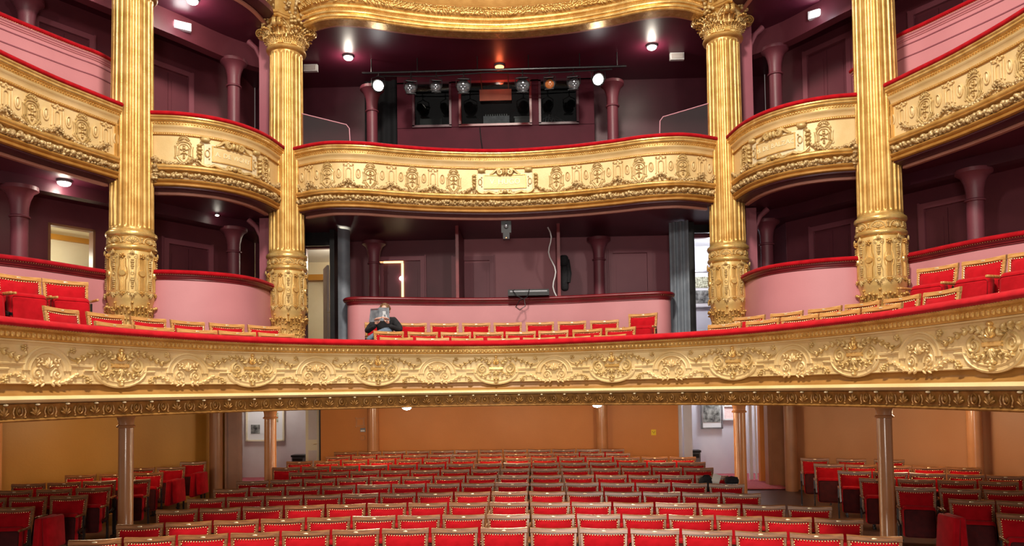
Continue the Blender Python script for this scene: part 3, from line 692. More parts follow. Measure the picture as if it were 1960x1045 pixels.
def niche(cv, s0, par, ovals=(-1, 1)):
    fn = lambda u, v, w: cv.P(s0 + u, .012 + w, v); m = MB(); Z = lambda y: 6.79 - (y - 240) / 788
    m.utube(fn, [(-.045, Z(490)), (-.045, Z(360))] + [(-.045 * cos(t), Z(360) + .05 * sin(t)) for t in [pi * j / 8 for j in range(1, 8)]] + [(.045, Z(360)), (.045, Z(490))], .009, 5, 1.2)
    for g in (1, -1):
        m.utube(fn, [(g * .09, Z(300)), (g * .09, Z(500)), (g * .105, Z(515))], .008, 5, 1.1); m.blob(fn, (g * .085, Z(268), .012), (.020, .020, .016), 6, 4)
        m.utube(fn, [(g * .085, Z(285)), (g * .05, Z(290)), (g * .02, Z(262)), (0, Z(240))], .007, 5, 1)
        m.blob(fn, (g * .03, Z(285), .006), (.022, .010, .01), 5, 4, g * .8)
    for o in ovals:
        u = o * .183; p = [(u + .043 * cos(t), Z(405) + .085 * max(-1, min(1, sin(t) * 1.0))) for t in [2 * pi * j / 16 for j in range(17)]]
        m.utube(fn, p, .009, 5, 1.2); m.blob(fn, (u, Z(400), 0), (.024, .060, .012), 7, 4)
    m.obj('niche_relief', CREAM, par, 60)
def swag(cv, sa, sb, par, node=True):
    m = MB(); n = int((sb - sa) / .020)
    for i in range(n + 1):
        q = i / n; s = sa + (sb - sa) * q; v = 6.445 - .155 * (1 - (2 * q - 1) ** 2) ** .8 - .0
        fn = lambda u, vv, w: cv.P(s + u, .02 + w, vv)
        for k in range(2): r = random.uniform(.017, .028) * (1.0 + .5 * (1 - abs(2 * q - 1))); m.blob(fn, (random.uniform(-.01, .01), v + random.uniform(-.022, .022), random.uniform(.0, .025)), (r, r * .85, r), 6, 4, random.uniform(0, 3))
    if node:
        fn = lambda u, vv, w: cv.P(sb + u, .02 + w, vv)
        for k in range(9): r = .022; m.blob(fn, (random.uniform(-.035, .035), 6.43 - k * .015, random.uniform(.0, .025)), (r * (1.1 - k * .05), r * .8, r), 6, 4, random.uniform(0, 3))
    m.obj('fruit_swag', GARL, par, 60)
def nameplate(cv, s0, par, txt, w=.44):
    plate = MB()
    def board(u0, u1, v0, v1, d0, d1, mb):
        k = 8; vs = []
        for i in range(k + 1):
            u = s0 + u0 + (u1 - u0) * i / k
            for (d, v) in ((d0, v0), (d1, v0), (d1, v1), (d0, v1)): vs.append(cv.P(u, d, v))
        fs = [(i * 4 + j, i * 4 + 4 + j, i * 4 + 4 + (j + 1) % 4, i * 4 + (j + 1) % 4) for i in range(k) for j in range(4)] + [(0, 1, 2, 3), tuple(reversed(range(4 * k, 4 * k + 4)))]
        mb.add(vs, fs)
    board(-w - .13, w + .13, 6.33, 6.70, 0, .035, plate)
    root = plate.obj('nameplate', PALE, par, 30)
    m = MB(); board(-w, w, 6.41, 6.655, .030, .045, m); m.obj('tablet', CREAM, root, 30)
    m = MB()
    for (v0, v1) in ((6.395, 6.41), (6.655, 6.67)): board(-w - .01, w + .01, v0, v1, .03, .058, m)
    for g in (1, -1): board(g * w - .008, g * w + .008, 6.395, 6.67, .03, .058, m)
    m.obj('tablet_frame', GOLD, root, 30)
    fn = lambda u, v, ww: cv.P(s0 + u, .05 + ww, v); m = MB()
    for g in (1, -1):     # top scroll pair and lower scroll
        m.utube(fn, [(g * .30, 6.675), (g * .25, 6.70), (g * .19, 6.755), (g * .14, 6.775), (g * .09, 6.77)], taper(5, .014, .028), 6, 1.2)
        m.utube(fn, spiral(g * .10, 6.715, .055, .006, 90, 1.6, 18, -g), taper(19, .022, .012), 6, 1.6, .02)
        m.blob(fn, (g * .03, 6.72, .03), (.035, .062, .04), 8, 5)
        m.utube(fn, [(g * .40, 6.30), (g * .33, 6.335), (g * .25, 6.31), (g * .18, 6.285), (g * .12, 6.30)], taper(5, .02, .024), 6, 1.2)
        m.utube(fn, spiral(g * .09, 6.335, .040, .006, 200 if g > 0 else -20, 1.4, 14, g), taper(15, .018, .010), 6, 1.5, .01)
        m.utube(fn, [(g * .58, 6.38), (g * .52, 6.32), (g * .45, 6.30), (g * .40, 6.315)], taper(4, .012, .026), 6, 1.2)
        m.blob(fn, (g * .47, 6.755, .01), (.085, .045, .04), 8, 5); m.utube(fn, [(g * .40, 6.80), (g * .55, 6.80)], .012, 5, 1.3)
        m.utube(fn, [(g * (w + .08) + .035 * cos(t), 6.53 + .06 * sin(t)) for t in [2 * pi * j / 14 for j in range(15)]], .007, 5, 1)
        for q in (6.44, 6.62): m.blob(fn, (g * (w + .05), q, 0), (.014, .014, .012), 6, 4)
        for q in range(4): m.blob(fn, (g * (w + .20), 6.44 + q * .07, .0), (.05, .03, .035), 7, 4, g * (.9 - q * .4))
    m.blob(fn, (0, 6.325, .03), (.05, .04, .04), 8, 5)
    m.obj('scroll_relief', RELIEF, root, 60)
    text_on(cv, s0, 6.53, txt, .15 if w > .4 else .112, root, LETTER, .048)
def upper_front(nm, cv, label, shields, niches, swags, plate=None, txt='', frame_ends=True):
    L = cv.L; m_ = cv.P(L / 2, 0, 0)
    root = thing('upper_balcony_front', label, 'balcony', (m_.x, m_.y, 5.92))
    sweep(cv, [(-.12, 5.93), (.0, 5.95), (.0, 6.16), (.02, 6.20), (.02, 6.27), (.0, 6.30), (.0, 6.79), (-.02, 6.80), (-.12, 6.82)]).obj('face_panel', CREAM, root, 30)
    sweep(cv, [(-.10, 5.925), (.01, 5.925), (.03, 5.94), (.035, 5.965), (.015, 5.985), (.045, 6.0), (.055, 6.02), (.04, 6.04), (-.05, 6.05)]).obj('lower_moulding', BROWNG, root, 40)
    sweep(cv, [(-.05, 6.04), (.0, 6.045), (-.01, 6.10), (.03, 6.165), (.06, 6.18), (-.05, 6.185)]).obj('fruit_ground', GOLDSHADE, root, 60)
    sweep(cv, [(-.02, 6.18), (.05, 6.18), (.065, 6.20), (.05, 6.215), (.075, 6.235), (.08, 6.26), (.06, 6.285), (.02, 6.30), (-.02, 6.30)]).obj('torus_moulding', GOLD, root, 60)
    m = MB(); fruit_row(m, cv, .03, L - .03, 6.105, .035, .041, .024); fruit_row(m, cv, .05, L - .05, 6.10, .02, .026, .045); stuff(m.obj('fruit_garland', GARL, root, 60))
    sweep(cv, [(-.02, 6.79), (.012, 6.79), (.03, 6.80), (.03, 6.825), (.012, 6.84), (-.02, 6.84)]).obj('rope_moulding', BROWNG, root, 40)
    m = MB()
    for i in range(int(L / .035)): s = (i + .5) * .035; m.blob(lambda u, v, w: cv.P(s + u, .022 + w, v), (0, 6.812, 0), (.017, .015, .014), 5, 4, .5)
    stuff(m.obj('bead_moulding', GOLD2, root))
    sweep(cv, [(-.08, 6.83), (.0, 6.83), (.012, 6.87), (.035, 6.915), (.065, 6.935), (.065, 6.95), (-.08, 6.95)]).obj('cavetto', CREAM, root, 60)
    sweep(cv, [(-.08, 6.945), (.065, 6.945), (.07, 6.96), (.06, 6.965), (.07, 7.0), (.10, 7.01), (.115, 7.03), (.105, 7.055), (.125, 7.075), (.12, 7.10), (-.08, 7.10)]).obj('cornice', GOLD2, root, 35)
    m = MB()
    for i in range(int(L / .045)): s = (i + .5) * .045; m.blob(lambda u, v, w: cv.P(s + u, .068 + w, v), (0, 6.982, 0), (.016, .016, .014), 5, 4)
    stuff(m.obj('egg_and_dart', GOLD, root))
    sweep(cv, [(-.14, 7.10), (.115, 7.10), (.145, 7.11), (.15, 7.14), (.12, 7.17), (.03, 7.19), (-.07, 7.185), (-.14, 7.16)]).obj('rail_cushion', VELVET, root, 70)
    if frame_ends:
        for s in (.03, L - .03): sweep(cv, [(0, 6.27), (.03, 6.27), (.03, 6.83), (0, 6.83)], s - .02, s + .02, .02).obj('end_border', GOLD, root)
    for s in shields: shield(cv, s, root)
    for s in niches: niche(cv, s, root)
    for a, b in swags: swag(cv, a, b, root)
    if plate is not None: nameplate(cv, plate, root, txt, .36 if cv in (F2L, F2R) else .42)
    return root
mc = F2C.L / 2; PR = .815
sh = [mc + g * (PR * (i + 1) + .21) for g in (-1, 1) for i in range(4)]
sh = [s for s in sh if .2 < s < F2C.L - .2]
ni = [mc + g * (PR * (i + 1.5) + .21) for g in (-1, 1) for i in range(4)]; ni = [s for s in ni if .25 < s < F2C.L - .25]
sw = []
for g in (-1, 1):
    for i in range(4):
        a = mc + g * (PR * (i + .5) + .21 + (.0)); b = mc + g * (PR * (i + 1.5) + .21); lo, hi = min(a, b), max(a, b)
        if lo > .0 and hi < F2C.L: sw.append((lo, hi))
sw += [(.03, min(s for s, _ in sw)), (max(s for _, s in sw), F2C.L - .03)]
ovals_only = []
upper_front('c', F2C, 'gilded front of the centre upper balcony between the two inner columns, red velvet rail', sh, ni, sw, mc, 'V. HUGO', False)
for cv, lab, tx, g in ((F2L, 'gilded bowed front of the upper box left of centre, nameplate and chipped scroll', 'A. DE VIGNY', -1), (F2R, 'gilded bowed front of the upper box right of centre, worn nameplate', 'H. DE BALZAC', 1)):
    L = cv.L; upper_front('b', cv, lab, [L / 2 - .80, L / 2 + .80], [], [(.03, L / 2 - .58), (L / 2 + .58, L - .03)], L / 2, tx, False)
for cv, lab in ((F2OL, 'gilded front of the nearest upper balcony on the left edge, shields and fruit swags'), (F2OR, 'gilded front of the nearest upper balcony on the right edge, shields and fruit swags')):
    L = cv.L; sg = (lambda s: s) if cv is F2OR else (lambda s: L - s)
    S0 = [.62 + PR * i for i in range(6)]; N0 = [.21 + PR * i for i in range(7)]
    S0 = [sg(s) for s in S0 if s < L - .2]; N0 = [sg(s) for s in N0 if s < L - .2]
    q = sorted(N0); upper_front('o', cv, lab, S0, N0, [(a, b) for a, b in zip(q, q[1:])], None, '', True)
# fruit clusters that wrap the columns where the fronts end
for x, y, cvx in ((-INX, INY, 1), (INX, INY, 1), (-OUX, OUY, 1), (OUX, OUY, 1)):
    for (da) in ((-.95, .95) if abs(x) < 5 else (-.95 if x > 0 else .95,)):
        m = MB(); base = math.atan2(-x * .0 + (0 - x), -(6 - y)) if False else math.atan2(-x, y - 6.0)
        th = base + da
        for k in range(34):
            t2 = th + random.uniform(-.22, .22); r = .34 + random.uniform(0, .05); z = random.uniform(5.98, 6.36); q = random.uniform(.022, .036)
            fn = lambda u, v, w: Vector((x + sin(t2) * (r + w) + cos(t2) * u, y - cos(t2) * (r + w) + sin(t2) * u, v))
            m.blob(fn, (0, z, 0), (q, q, q), 6, 4)
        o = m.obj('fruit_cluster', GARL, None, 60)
        nm = 'left' if x < 0 else 'right'
        tag(o, 'gilt fruit cluster on the %s of the %s %s fluted column' % ('hall-centre side' if (da > 0) == (x < 0) else 'outer side', 'inner' if abs(x) < 5 else 'nearest', nm), 'ornament', 'fruit clusters on the columns')

# ------------------------------------------------------------------ top entablature over the inner columns
def top_front(cv, label):
    m_ = cv.P(cv.L / 2, 0, 0); root = thing('top_balcony_front', label, 'balcony', (m_.x, m_.y, 9.55))
    sweep(cv, [(-.2, 9.55), (.05, 9.55), (.07, 9.565), (.06, 9.585), (.09, 9.60), (.10, 9.63), (.085, 9.645), (.12, 9.66), (.125, 9.685), (.11, 9.70), (.10, 9.735), (.14, 9.755), (.15, 9.785), (.13, 9.81), (-.2, 9.81)]).obj('stepped_moulding', GOLD2, root, 35)
    sweep(cv, [(-.2, 9.80), (.10, 9.80), (.15, 9.83), (.175, 9.88), (.175, 9.94), (.15, 9.99), (.10, 10.02), (-.2, 10.02)]).obj('laurel_ground', GOLD, root, 60)
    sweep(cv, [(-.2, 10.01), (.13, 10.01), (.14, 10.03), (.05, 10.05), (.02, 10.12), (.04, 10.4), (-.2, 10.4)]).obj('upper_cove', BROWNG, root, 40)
    m = MB()
    for i in range(int(cv.L / .05)):
        s = (i + .5) * .05; fn = lambda u, v, w: cv.P(s + u, w, v)
        for k in range(3): m.blob(fn, (random.uniform(-.02, .02), 9.86 + k * .05 + random.uniform(-.015, .015), .172 + random.uniform(0, .02)), (.052, .015, .018), 6, 4, (.55 if (i // 12) % 2 else -.55) + random.uniform(-.4, .4) + (k - 1) * .35)
    stuff(m.obj('laurel_leaf_band', GOLD2, root, 60))
    m = MB()
    for i in range(int(cv.L / .03)):
        s = (i + .5) * .03; m.blob(lambda u, v, w: cv.P(s + u, w, v), (0, 9.722, .105), (.011, .014, .012), 5, 3)
    stuff(m.obj('bead_moulding', GOLD, root))
F3 = Curve(mirror([(0, 14.42), (1.2, 14.28), (2.1, 14.02), (2.65, 13.81), (3.15, 13.72), (3.5, 13.78), (3.86, 13.98)]))
top_front(F3, 'top gilded entablature with laurel band, curving between the two capitals')
MB.rk = 1.0

# ------------------------------------------------------------------ pink parapets of the boxes
def parapet(cv, z0, z1, label, s0=0, s1=None, lines=False, velvet=None):
    m_ = cv.P(cv.L / 2, 0, 0); root = thing('box_parapet', label, 'parapet', (m_.x, m_.y, z0))
    sweep(cv, [(-.10, z0), (0, z0), (0, z1 - .17), (-.10, z1 - .17)], s0, s1).obj('panel', PINK, root, 40)
    sweep(cv, [(-.10, z1 - .175), (.005, z1 - .175), (.018, z1 - .165), (.012, z1 - .15), (.03, z1 - .14), (.035, z1 - .12), (.055, z1 - .105), (.06, z1 - .085), (-.10, z1 - .085)], s0, s1).obj('moulding', PINK if lines else REDTRIM, root, 35)
    sweep(cv, [(-.14, z1 - .085), (.05, z1 - .085), (.085, z1 - .075), (.09, z1 - .04), (.06, z1 - .01), (-.02, z1), (-.12, z1 - .01)], s0, s1).obj('rail_cushion', velvet or VELVETD, root, 70)
    m = MB(); e = cv.L if s1 is None else s1
    for i in range(int((e - s0) / .035)):
        s = s0 + i * .035; m.blob(lambda u, v, w: cv.P(s + u, .065 + w, v), (0, z1 - .088, 0), (.009, .009, .008), 4, 3)
    stuff(m.obj('braid_trim', NAIL, root))
    if lines:
        for zz in (z1 - .25, z1 - .45): sweep(cv, [(-.02, zz), (.012, zz), (.012, zz + .016), (-.02, zz + .016)], s0, s1).obj('fine_moulding', PLUM, root)
    return root
parapet(PBL, 3.2, 4.50, 'pink bowed parapet between the two left gilded columns, red velvet rail', velvet=VELVET)
parapet(PBR, 3.2, 4.50, 'pink bowed parapet between the two right gilded columns, red velvet rail', velvet=VELVET)
parapet(P1L, 3.0, 4.48, 'pink parapet behind the seats at the far left edge')
parapet(P1R, 3.0, 4.50, 'pink parapet behind the seats at the far right edge', velvet=VELVET)
parapet(PC, 2.8, 4.37, 'long pink parapet of the centre box behind the balcony seats', velvet=REDTRIM)
p2h = [(6.55, 13.6), (6.62, 12.9), (6.72, 12.3), (6.94, 11.9), (7.2, 11.4), (7.45, 10.9), (7.75, 10.2), (8.1, 9.4)]
P2R = Curve(p2h); P2L = Curve([(-x - .22, y) for x, y in reversed(p2h)])
parapet(P2L, 6.3, 8.35, 'pink parapet of the upper box at the top left, double line moulding', lines=True, velvet=VELVET)
parapet(P2R, 6.3, 8.28, 'pink parapet of the upper box at the top right, double line moulding', lines=True, velvet=VELVET)

# ------------------------------------------------------------------ small columns and posts
def small_column(x, y, z0, z1, r, mat, label, group, cap=.5, capr=2.0):
    root = thing('iron_column', label, 'column', (x, y, z0), group)
    h = cap; MB().lathe([(r * 1.15, z0), (r * 1.15, z0 + .06), (r, z0 + .08), (r * .97, z1 - h)], (x, y, 0), 20).obj('shaft', mat, root)
    MB().lathe([(r * .9, z1 - h - .01), (r * 1.18, z1 - h), (r * 1.22, z1 - h + .02), (r * 1.0, z1 - h + .04), (r * 1.02, z1 - h * .65), (r * 1.2, z1 - h * .42), (r * 1.55, z1 - h * .22), (r * capr, z1 - .06), (r * capr, z1)], (x, y, 0), 20).obj('capital', mat, root)
    return root
G1, G2, G3 = 'aubergine columns of the lower boxes', 'aubergine columns of the upper boxes', 'terracotta columns in the stalls'
for (x, y, n) in ((-7.62, 11.3, 'at the far left edge'), (-5.5, 14.5, 'between the two left gilded columns'), (-3.0, 16.1, 'left part of the centre box'), (2.0, 16.18, 'right part of the centre box'), (5.25, 14.8, 'between the two right gilded columns'), (7.45, 11.55, 'near the far right edge')):
    small_column(x, y, 3.4, 5.74, .125, PURPLE, 'aubergine painted round column behind the lower parapet, ' + n, G1, .5, 2.1)
for (x, y, n) in ((-8.04, 12.0, 'at the top left corner'), (-5.5, 14.5, 'between the two left gilded columns'), (-3.0, 16.0, 'left of the control booth'), (2.35, 16.05, 'right of the control booth'), (5.45, 14.6, 'between the two right gilded columns')):
    small_column(x, y, 6.12, 9.18, .125, PURPLE, 'aubergine painted round column in the upper box, ' + n, G2, .55, 2.1)
for (x, y, n) in ((-5.50, 10.62, 'leftmost free-standing terracotta column among the stalls seats'), (-4.40, 13.5, 'terracotta column in front of the left foyer opening'), (4.25, 13.5, 'orange terracotta column in front of the right foyer opening'), (5.50, 10.62, 'rightmost free-standing terracotta column among the stalls seats')):
    small_column(x, y, zfl(y), 2.19, .105 if abs(x) > 5 else .11, TERRA, n, G3, .26, 1.5)
# wall columns and pilasters of the stalls
def pilaster(x, y, z0, z1, w, d, mat, label, round_=False, rz=0, group='pilasters along the stalls wall'):
    m = MB()
    if round_: m.lathe([(w / 2, z0), (w / 2, z1)], (x, y, 0), 20)
    else:
        R = Matrix.Rotation(rz, 3, 'Z'); m.box((x, y, (z0 + z1) / 2), (w, d, z1 - z0), R); m.box((x, y, (z0 + z1) / 2), (w * .6, d + .04, z1 - z0 - .02), R)
    return tag(m.obj('wall_column' if round_ else 'pilaster', mat, None, 40), label, 'pilaster', group)
pilaster(-3.2, 16.78, -.1, 2.19, .26, .2, TERRA, 'round terracotta wall column right of the light switches', True)
pilaster(2.05, 16.78, -.1, 2.19, .26, .2, TERRA, 'round terracotta wall column behind the right ceiling lamp', True)
pilaster(-5.98, 15.66, -.1, 2.19, .34, .22, BROWNP, 'brown pilaster left of the left foyer opening', rz=.3)
pilaster(-6.10, 15.05, -.1, 2.19, .26, .2, BROWNP, 'dark brown round pier behind the last left seat', True)
pilaster(5.80, 16.35, -.1, 2.19, .36, .24, BROWNP, 'brown square pilaster right of the right foyer opening'); pilaster(5.88, 15.55, -.1, 2.19, .26, .22, BROWNP, 'brown round pilaster at the start of the right stalls wall', True)
tag(MB().box((4.9, 16.3, .235), (1.9, 1.2, .02)).obj('carpet_runner', CARPET), 'pink-red carpet at the threshold of the right foyer opening', 'carpet'); tag(MB().box((-5.2, 16.3, .235), (1.6, 1.2, .02)).obj('carpet_runner', CARPET), 'pink-red carpet at the threshold of the left foyer opening', 'carpet')
pilaster(7.9, 12.55, -.1, 2.19, .24, .2, TERRA, 'orange wall column near the right edge of the stalls', True)
pilaster(-8.25, 11.6, -.1, 2.19, .28, .2, TERRA, 'pale terracotta wall column at the left edge of the stalls', True)
# tall posts beside the inner columns
for g, n in ((-1, 'left'), (1, 'right')):
    r = thing('tall_post', 'tall aubergine post standing just behind the %s inner gilded column' % n, 'post', (g * 4.82, 14.45, 3.4), 'tall aubergine posts')
    MB().box((g * 4.82, 14.45, 4.65), (.20, .20, 2.50)).obj('lower_post', PLUM, r, 40)
    MB().box((g * 4.82, 14.45, 7.86), (.20, .20, 3.48)).obj('upper_post', PLUM, r, 40)
    for z in (5.55, 9.2):
        m = MB(); p = [(-.0, z - .25), (.02, z), (.10, z + .2), (.25, z + .34)]
        m.tube([(g * (4.82 + .10 + a), 14.45, b) for a, b in p], [.03, .035, .05, .06], 8); m.obj('bracket', PLUM, r, 60)

# ------------------------------------------------------------------ doors
DN = [0]
def door(A, B, s0, s1, z0, z1, label, mat=PURPLE, fr=PLUM, leaves=2, group=None):
    DN[0] += 1; root = thing('door_%d' % DN[0], label, 'door', tuple(Vector(A).lerp(Vector(B), 0)) + (z0,)); root['kind'] = 'structure'; del root['category']
    ORG[root.name] = Vector(tuple(A) + (z0,))
    w = .10; m = MB(); wallbox(A, B, s0 - w, s0, z0, z1 + w, .07, 0, m); wallbox(A, B, s1, s1 + w, z0, z1 + w, .07, 0, m); wallbox(A, B, s0, s1, z1, z1 + w, .07, 0, m)
    wallbox(A, B, s0 - w - .03, s0 - w + .01, z0, z1 + w + .03, .04, 0, m); wallbox(A, B, s1 + w - .01, s1 + w + .03, z0, z1 + w + .03, .04, 0, m)
    m.obj('door_frame', fr, root); wl = (s1 - s0) / leaves
    for k in range(leaves):
        a = s0 + k * wl + .004; b = a + wl - .008; m = MB(); wallbox(A, B, a, b, z0, z1 - .05, .03, 0, m); lf = m.obj('door_leaf', mat, root)
        m = MB()
        for (p, q) in ((z0 + .15, z0 + .8), (z0 + .95, z1 - .2)): wallbox(A, B, a + .07, b - .07, p, q, .012, .03, m)
        m.obj('door_panel', mat, lf)
    return root
door(RWA, RWB, .69, 1.53, 3.4, 5.58, 'dark panelled double door behind the right bowed parapet')
door(RWA, RWB, 2.95, 3.75, 3.4, 5.56, 'dark panelled double door at the right edge of the lower boxes')
door(LWA, LWB, .67, 1.55, 3.4, 5.46, 'dark panelled double door behind the left bowed parapet')
door(LWA, LWB, 1.13, 2.0, 6.12, 9.02, 'tall double door in the upper box between the left columns')
door(RWA, RWB, .66, 1.54, 6.12, 9.30, 'tall double door in the upper box between the right columns')
door(LWA, LWB, 3.10, 3.95, 6.12, 9.05, 'tall dark door in the top left box')
door(RWA, RWB, 2.89, 3.75, 6.12, 9.16, 'tall dark door in the top right box')
BA, BB = (-5.98, 16.9), (5.98, 16.9)
door(BA, BB, 3.04, 3.90, 3.4, 5.44, 'dark double door in the left of the centre box, light in the gap')
door(BA, BB, 4.75, 5.51, 3.4, 5.41, 'plum double door in the middle of the centre box', PLUM)
door(BA, BB, 8.36, 9.15, 3.4, 5.52, 'plum door in the right of the centre box', PLUM, PLUM, 1)
tag(MB().box((-2.50, 16.845, 4.38), (.05, .03, 2.0)).box((-2.78, 16.845, 5.41), (.60, .03, .04)).obj('door_gap_light', glow('door_gap_glow', (1, .72, .30), 2.2)), 'thin golden line of light through the ajar door of the centre box', 'light')
tag(MB().blob(lambda a, b, c: Vector((-2.52 + a, 16.80 + c, 5.02 + b)), (0, 0, 0), (.05, .05, .03), 12, 8).obj('door_gap_lamp', LAMPW), 'bright lamp point shining through the door gap', 'lamp')

# centre box: partition fins and coat, console, cables
for x, n in ((-1.08, 'left'), (1.08, 'right')):
    r = thing('partition', '%s partition fin of the centre box with a red front edge' % n, 'partition', (x, 15.6, 4.3), 'partition fins of the centre box')
    MB().box((x, 16.2, 4.65), (.04, 1.4, 2.5)).obj('board', PURPLE if n == 'left' else PLUM, r); MB().box((x, 15.48, 4.85), (.065, .06, 2.14)).obj('front_edge', REDTRIM, r)
tag(MB().rbox((1.22, 15.85, 4.92), (.16, .16, .78), .07).rbox((1.20, 15.80, 5.18), (.20, .20, .24), .08).tube([(1.28, 15.8, 5.2), (1.32, 15.78, 4.9), (1.30, 15.76, 4.7)], [.05, .05, .04], 8).obj('black_coat', BLKT), 'long black coat hanging beside the right partition fin', 'coat')
r = thing('audio_console', 'flat black console lying on the centre parapet rail', 'console', (.43, 15.36, 4.37))
MB().box((.43, 15.38, 4.435), (.86, .26, .13), None).obj('case', BLACK, r); MB().box((.43, 15.25, 4.46), (.78, .012, .03)).obj('lip', GREYM, r)
tag(MB().tube([(.86 + .05 * sin(k * .9) + k * .012, 15.52 + .01 * k, 5.86 - k * .105) for k in range(15)], .014, 6).obj('white_cable', WHITEM), 'white cable hanging down to the right of the console', 'cable')
tag(MB().tube([(.15, 15.27, 4.50), (.10, 15.22, 4.47), (.18, 15.20, 4.36), (.34, 15.19, 4.28), (.36, 15.18, 4.14), (.24, 15.17, 4.06), (.16, 15.17, 4.12), (.24, 15.18, 4.26), (.40, 15.2, 4.33), (.45, 15.24, 4.5)], .010, 6).obj('black_cable', BLACK), 'thin black cable loop drooping over the pink centre parapet', 'cable')
r = thing('spot_fixture', 'small black spotlight hanging under the centre upper balcony', 'spotlight', (0, 14.8, 5.92))
MB().tube([(0, 14.8, 5.92), (0, 14.8, 5.80)], .02, 8).obj('clamp', BLACK, r); MB().box((0, 14.8, 5.70), (.20, .22, .24)).box((0, 14.74, 5.52), (.13, .16, .14)).obj('housing', BLACK, r, 30); MB().blob(lambda a, b, c: Vector((a, 14.68 + c, 5.71 + b)), (0, 0, 0), (.05, .05, .02), 12, 6).obj('lens', LENS, r)
MB().blob(lambda a, b, c: Vector((a, 14.65 + c, 5.47 + b)), (0, 0, 0), (.010, .010, .008), 6, 4).obj('indicator_light', LAMPR, r)

# curtains left and right of the centre box
def curtain(x0, x1, y0, y1, z0, z1, mat, label, k=5):
    n = k * 8; fr = [(x0 + (x1 - x0) * i / n, y0 + (y1 - y0) * i / n + .04 * sin(2 * pi * i / 8)) for i in range(n + 1)]; bk = [(a, b + .03) for a, b in fr]
    return tag(ruled(fr, bk, z0, z1).obj('curtain', mat, None, 80), label, 'curtain')
curtain(-3.60, -3.42, 15.3, 15.6, 2.4, 5.9, GREYC, 'narrow grey-blue curtain left of the centre pink parapet', 1)
curtain(3.43, 3.80, 15.5, 15.3, 2.4, 5.9, GREYC, 'grey-blue curtain right of the centre pink parapet', 3)
tag(MB().box((-3.78, 15.75, 4.1), (.10, .5, 3.6)).obj('black_door_jamb', BLACK), 'black jamb between the left exit and the curtain', 'jamb')
tag(MB().box((3.90, 15.75, 4.1), (.12, .5, 3.6)).obj('black_door_jamb', BLACK), 'black jamb between the right exit and the curtain', 'jamb')
struct(MB().box((-4.3, 15.9, 5.78), (.95, .1, .30)).obj('trim_51', BLACK)); struct(MB().box((4.35, 15.9, 5.84), (.95, .1, .18)).obj('trim_52', BLACK))

# ------------------------------------------------------------------ foyers seen through the openings
def room(nm, x0, x1, y0, y1, z0, z1, mat, fl, holes_front=True):
    t = .1; struct(MB().box(((x0 + x1) / 2, (y0 + y1) / 2, z0 - t / 2), (x1 - x0, y1 - y0, t)).obj('floor_' + nm, fl))
    struct(MB().box(((x0 + x1) / 2, y1 + t / 2, (z0 + z1) / 2), (x1 - x0, t, z1 - z0)).obj('wall_back_' + nm, mat))
    struct(MB().box((x0 - t / 2, (y0 + y1) / 2, (z0 + z1) / 2), (t, y1 - y0, z1 - z0)).obj('wall_left_' + nm, mat))
    struct(MB().box((x1 + t / 2, (y0 + y1) / 2, (z0 + z1) / 2), (t, y1 - y0, z1 - z0)).obj('wall_right_' + nm, mat))
    struct(MB().box(((x0 + x1) / 2, (y0 + y1) / 2, z1 + t / 2), (x1 - x0, y1 - y0, t)).obj('ceiling_' + nm, WHITEM))
room('foyer_lower_right', 3.4, 7.6, 17.06, 18.6, .225, 2.8, WHITEB, CARPET)
point('foyer_lamp', (5.3, 18.0, 2.5), 42, (.93, .95, 1), .15)
room('foyer_lower_left', -8.6, -4.2, 17.06, 18.9, .225, 2.8, WHITEP, CARPET)
point('foyer_lamp', (-6.3, 18.0, 2.5), 26, (1, .93, .88), .15)
room('foyer_upper_right', 3.4, 6.6, 17.06, 19.2, 3.4, 6.1, WHITEB, FLOORM)
point('foyer_lamp', (5.0, 17.9, 5.7), 60, (.92, .95, 1), .15)
room('foyer_upper_left', -7.4, -3.3, 17.06, 20.5, 3.4, 6.1, WHITEW, FLOORM)
point('foyer_lamp', (-4.2, 18.2, 5.6), 75, (1, .90, .72), .15)
# corridor behind the left window opening
tq = (Vector(LWB) - Vector(LWA)).normalized(); nq = Vector((tq.y, -tq.x)); nq = -nq if nq.dot(Vector((0, 6)) - Vector(LWA)) < 0 else nq
cA = Vector(LWA) + tq * 3.35 - nq * 1.0; ra = math.atan2(tq.y, tq.x)
def lbox(s, d, z, sx, sy, sz, mb=None):
    p = Vector(LWA) + tq * s - nq * d; return (mb or MB()).box((p.x, p.y, z), (sx, sy, sz), Matrix.Rotation(ra, 3, 'Z'))
struct(lbox(3.35, 1.9, 4.9, 3.2, .1, 2.4).obj('wall_corridor_far', WHITEW)); struct(lbox(3.35, 1.0, 6.1, 3.2, 1.8, .08).obj('ceiling_corridor', WHITEW)); struct(lbox(3.35, 1.0, 3.7, 3.2, 1.8, .08).obj('floor_corridor', FLOORM))
struct(lbox(5.0, 1.0, 4.9, .1, 1.8, 2.4).obj('wall_corridor_left', WHITEW)); struct(lbox(1.7, 1.0, 4.9, .1, 1.8, 2.4).obj('wall_corridor_right', WHITEW))
struct(lbox(3.35, 1.80, 5.62, 3.1, .10, .10).obj('trim_61', OCHRE))
w = thing('window_1', 'bright opening onto a lit white corridor, left edge of the lower boxes', 'window', tuple(Vector(LWA)) + (4.2,)); w['kind'] = 'structure'; del w['category']; ORG[w.name] = Vector(tuple(LWA) + (4.2,))
m = MB(); wallbox(LWA, LWB, 2.95, 2.99, 4.2, 5.50, .16, -.14, m); wallbox(LWA, LWB, 3.71, 3.75, 4.2, 5.50, .16, -.14, m); wallbox(LWA, LWB, 2.95, 3.75, 5.46, 5.50, .16, -.14, m); m.obj('window_frame', BROWNP, w)
lp = Vector(LWA) + tq * 3.5 - nq * 1.1
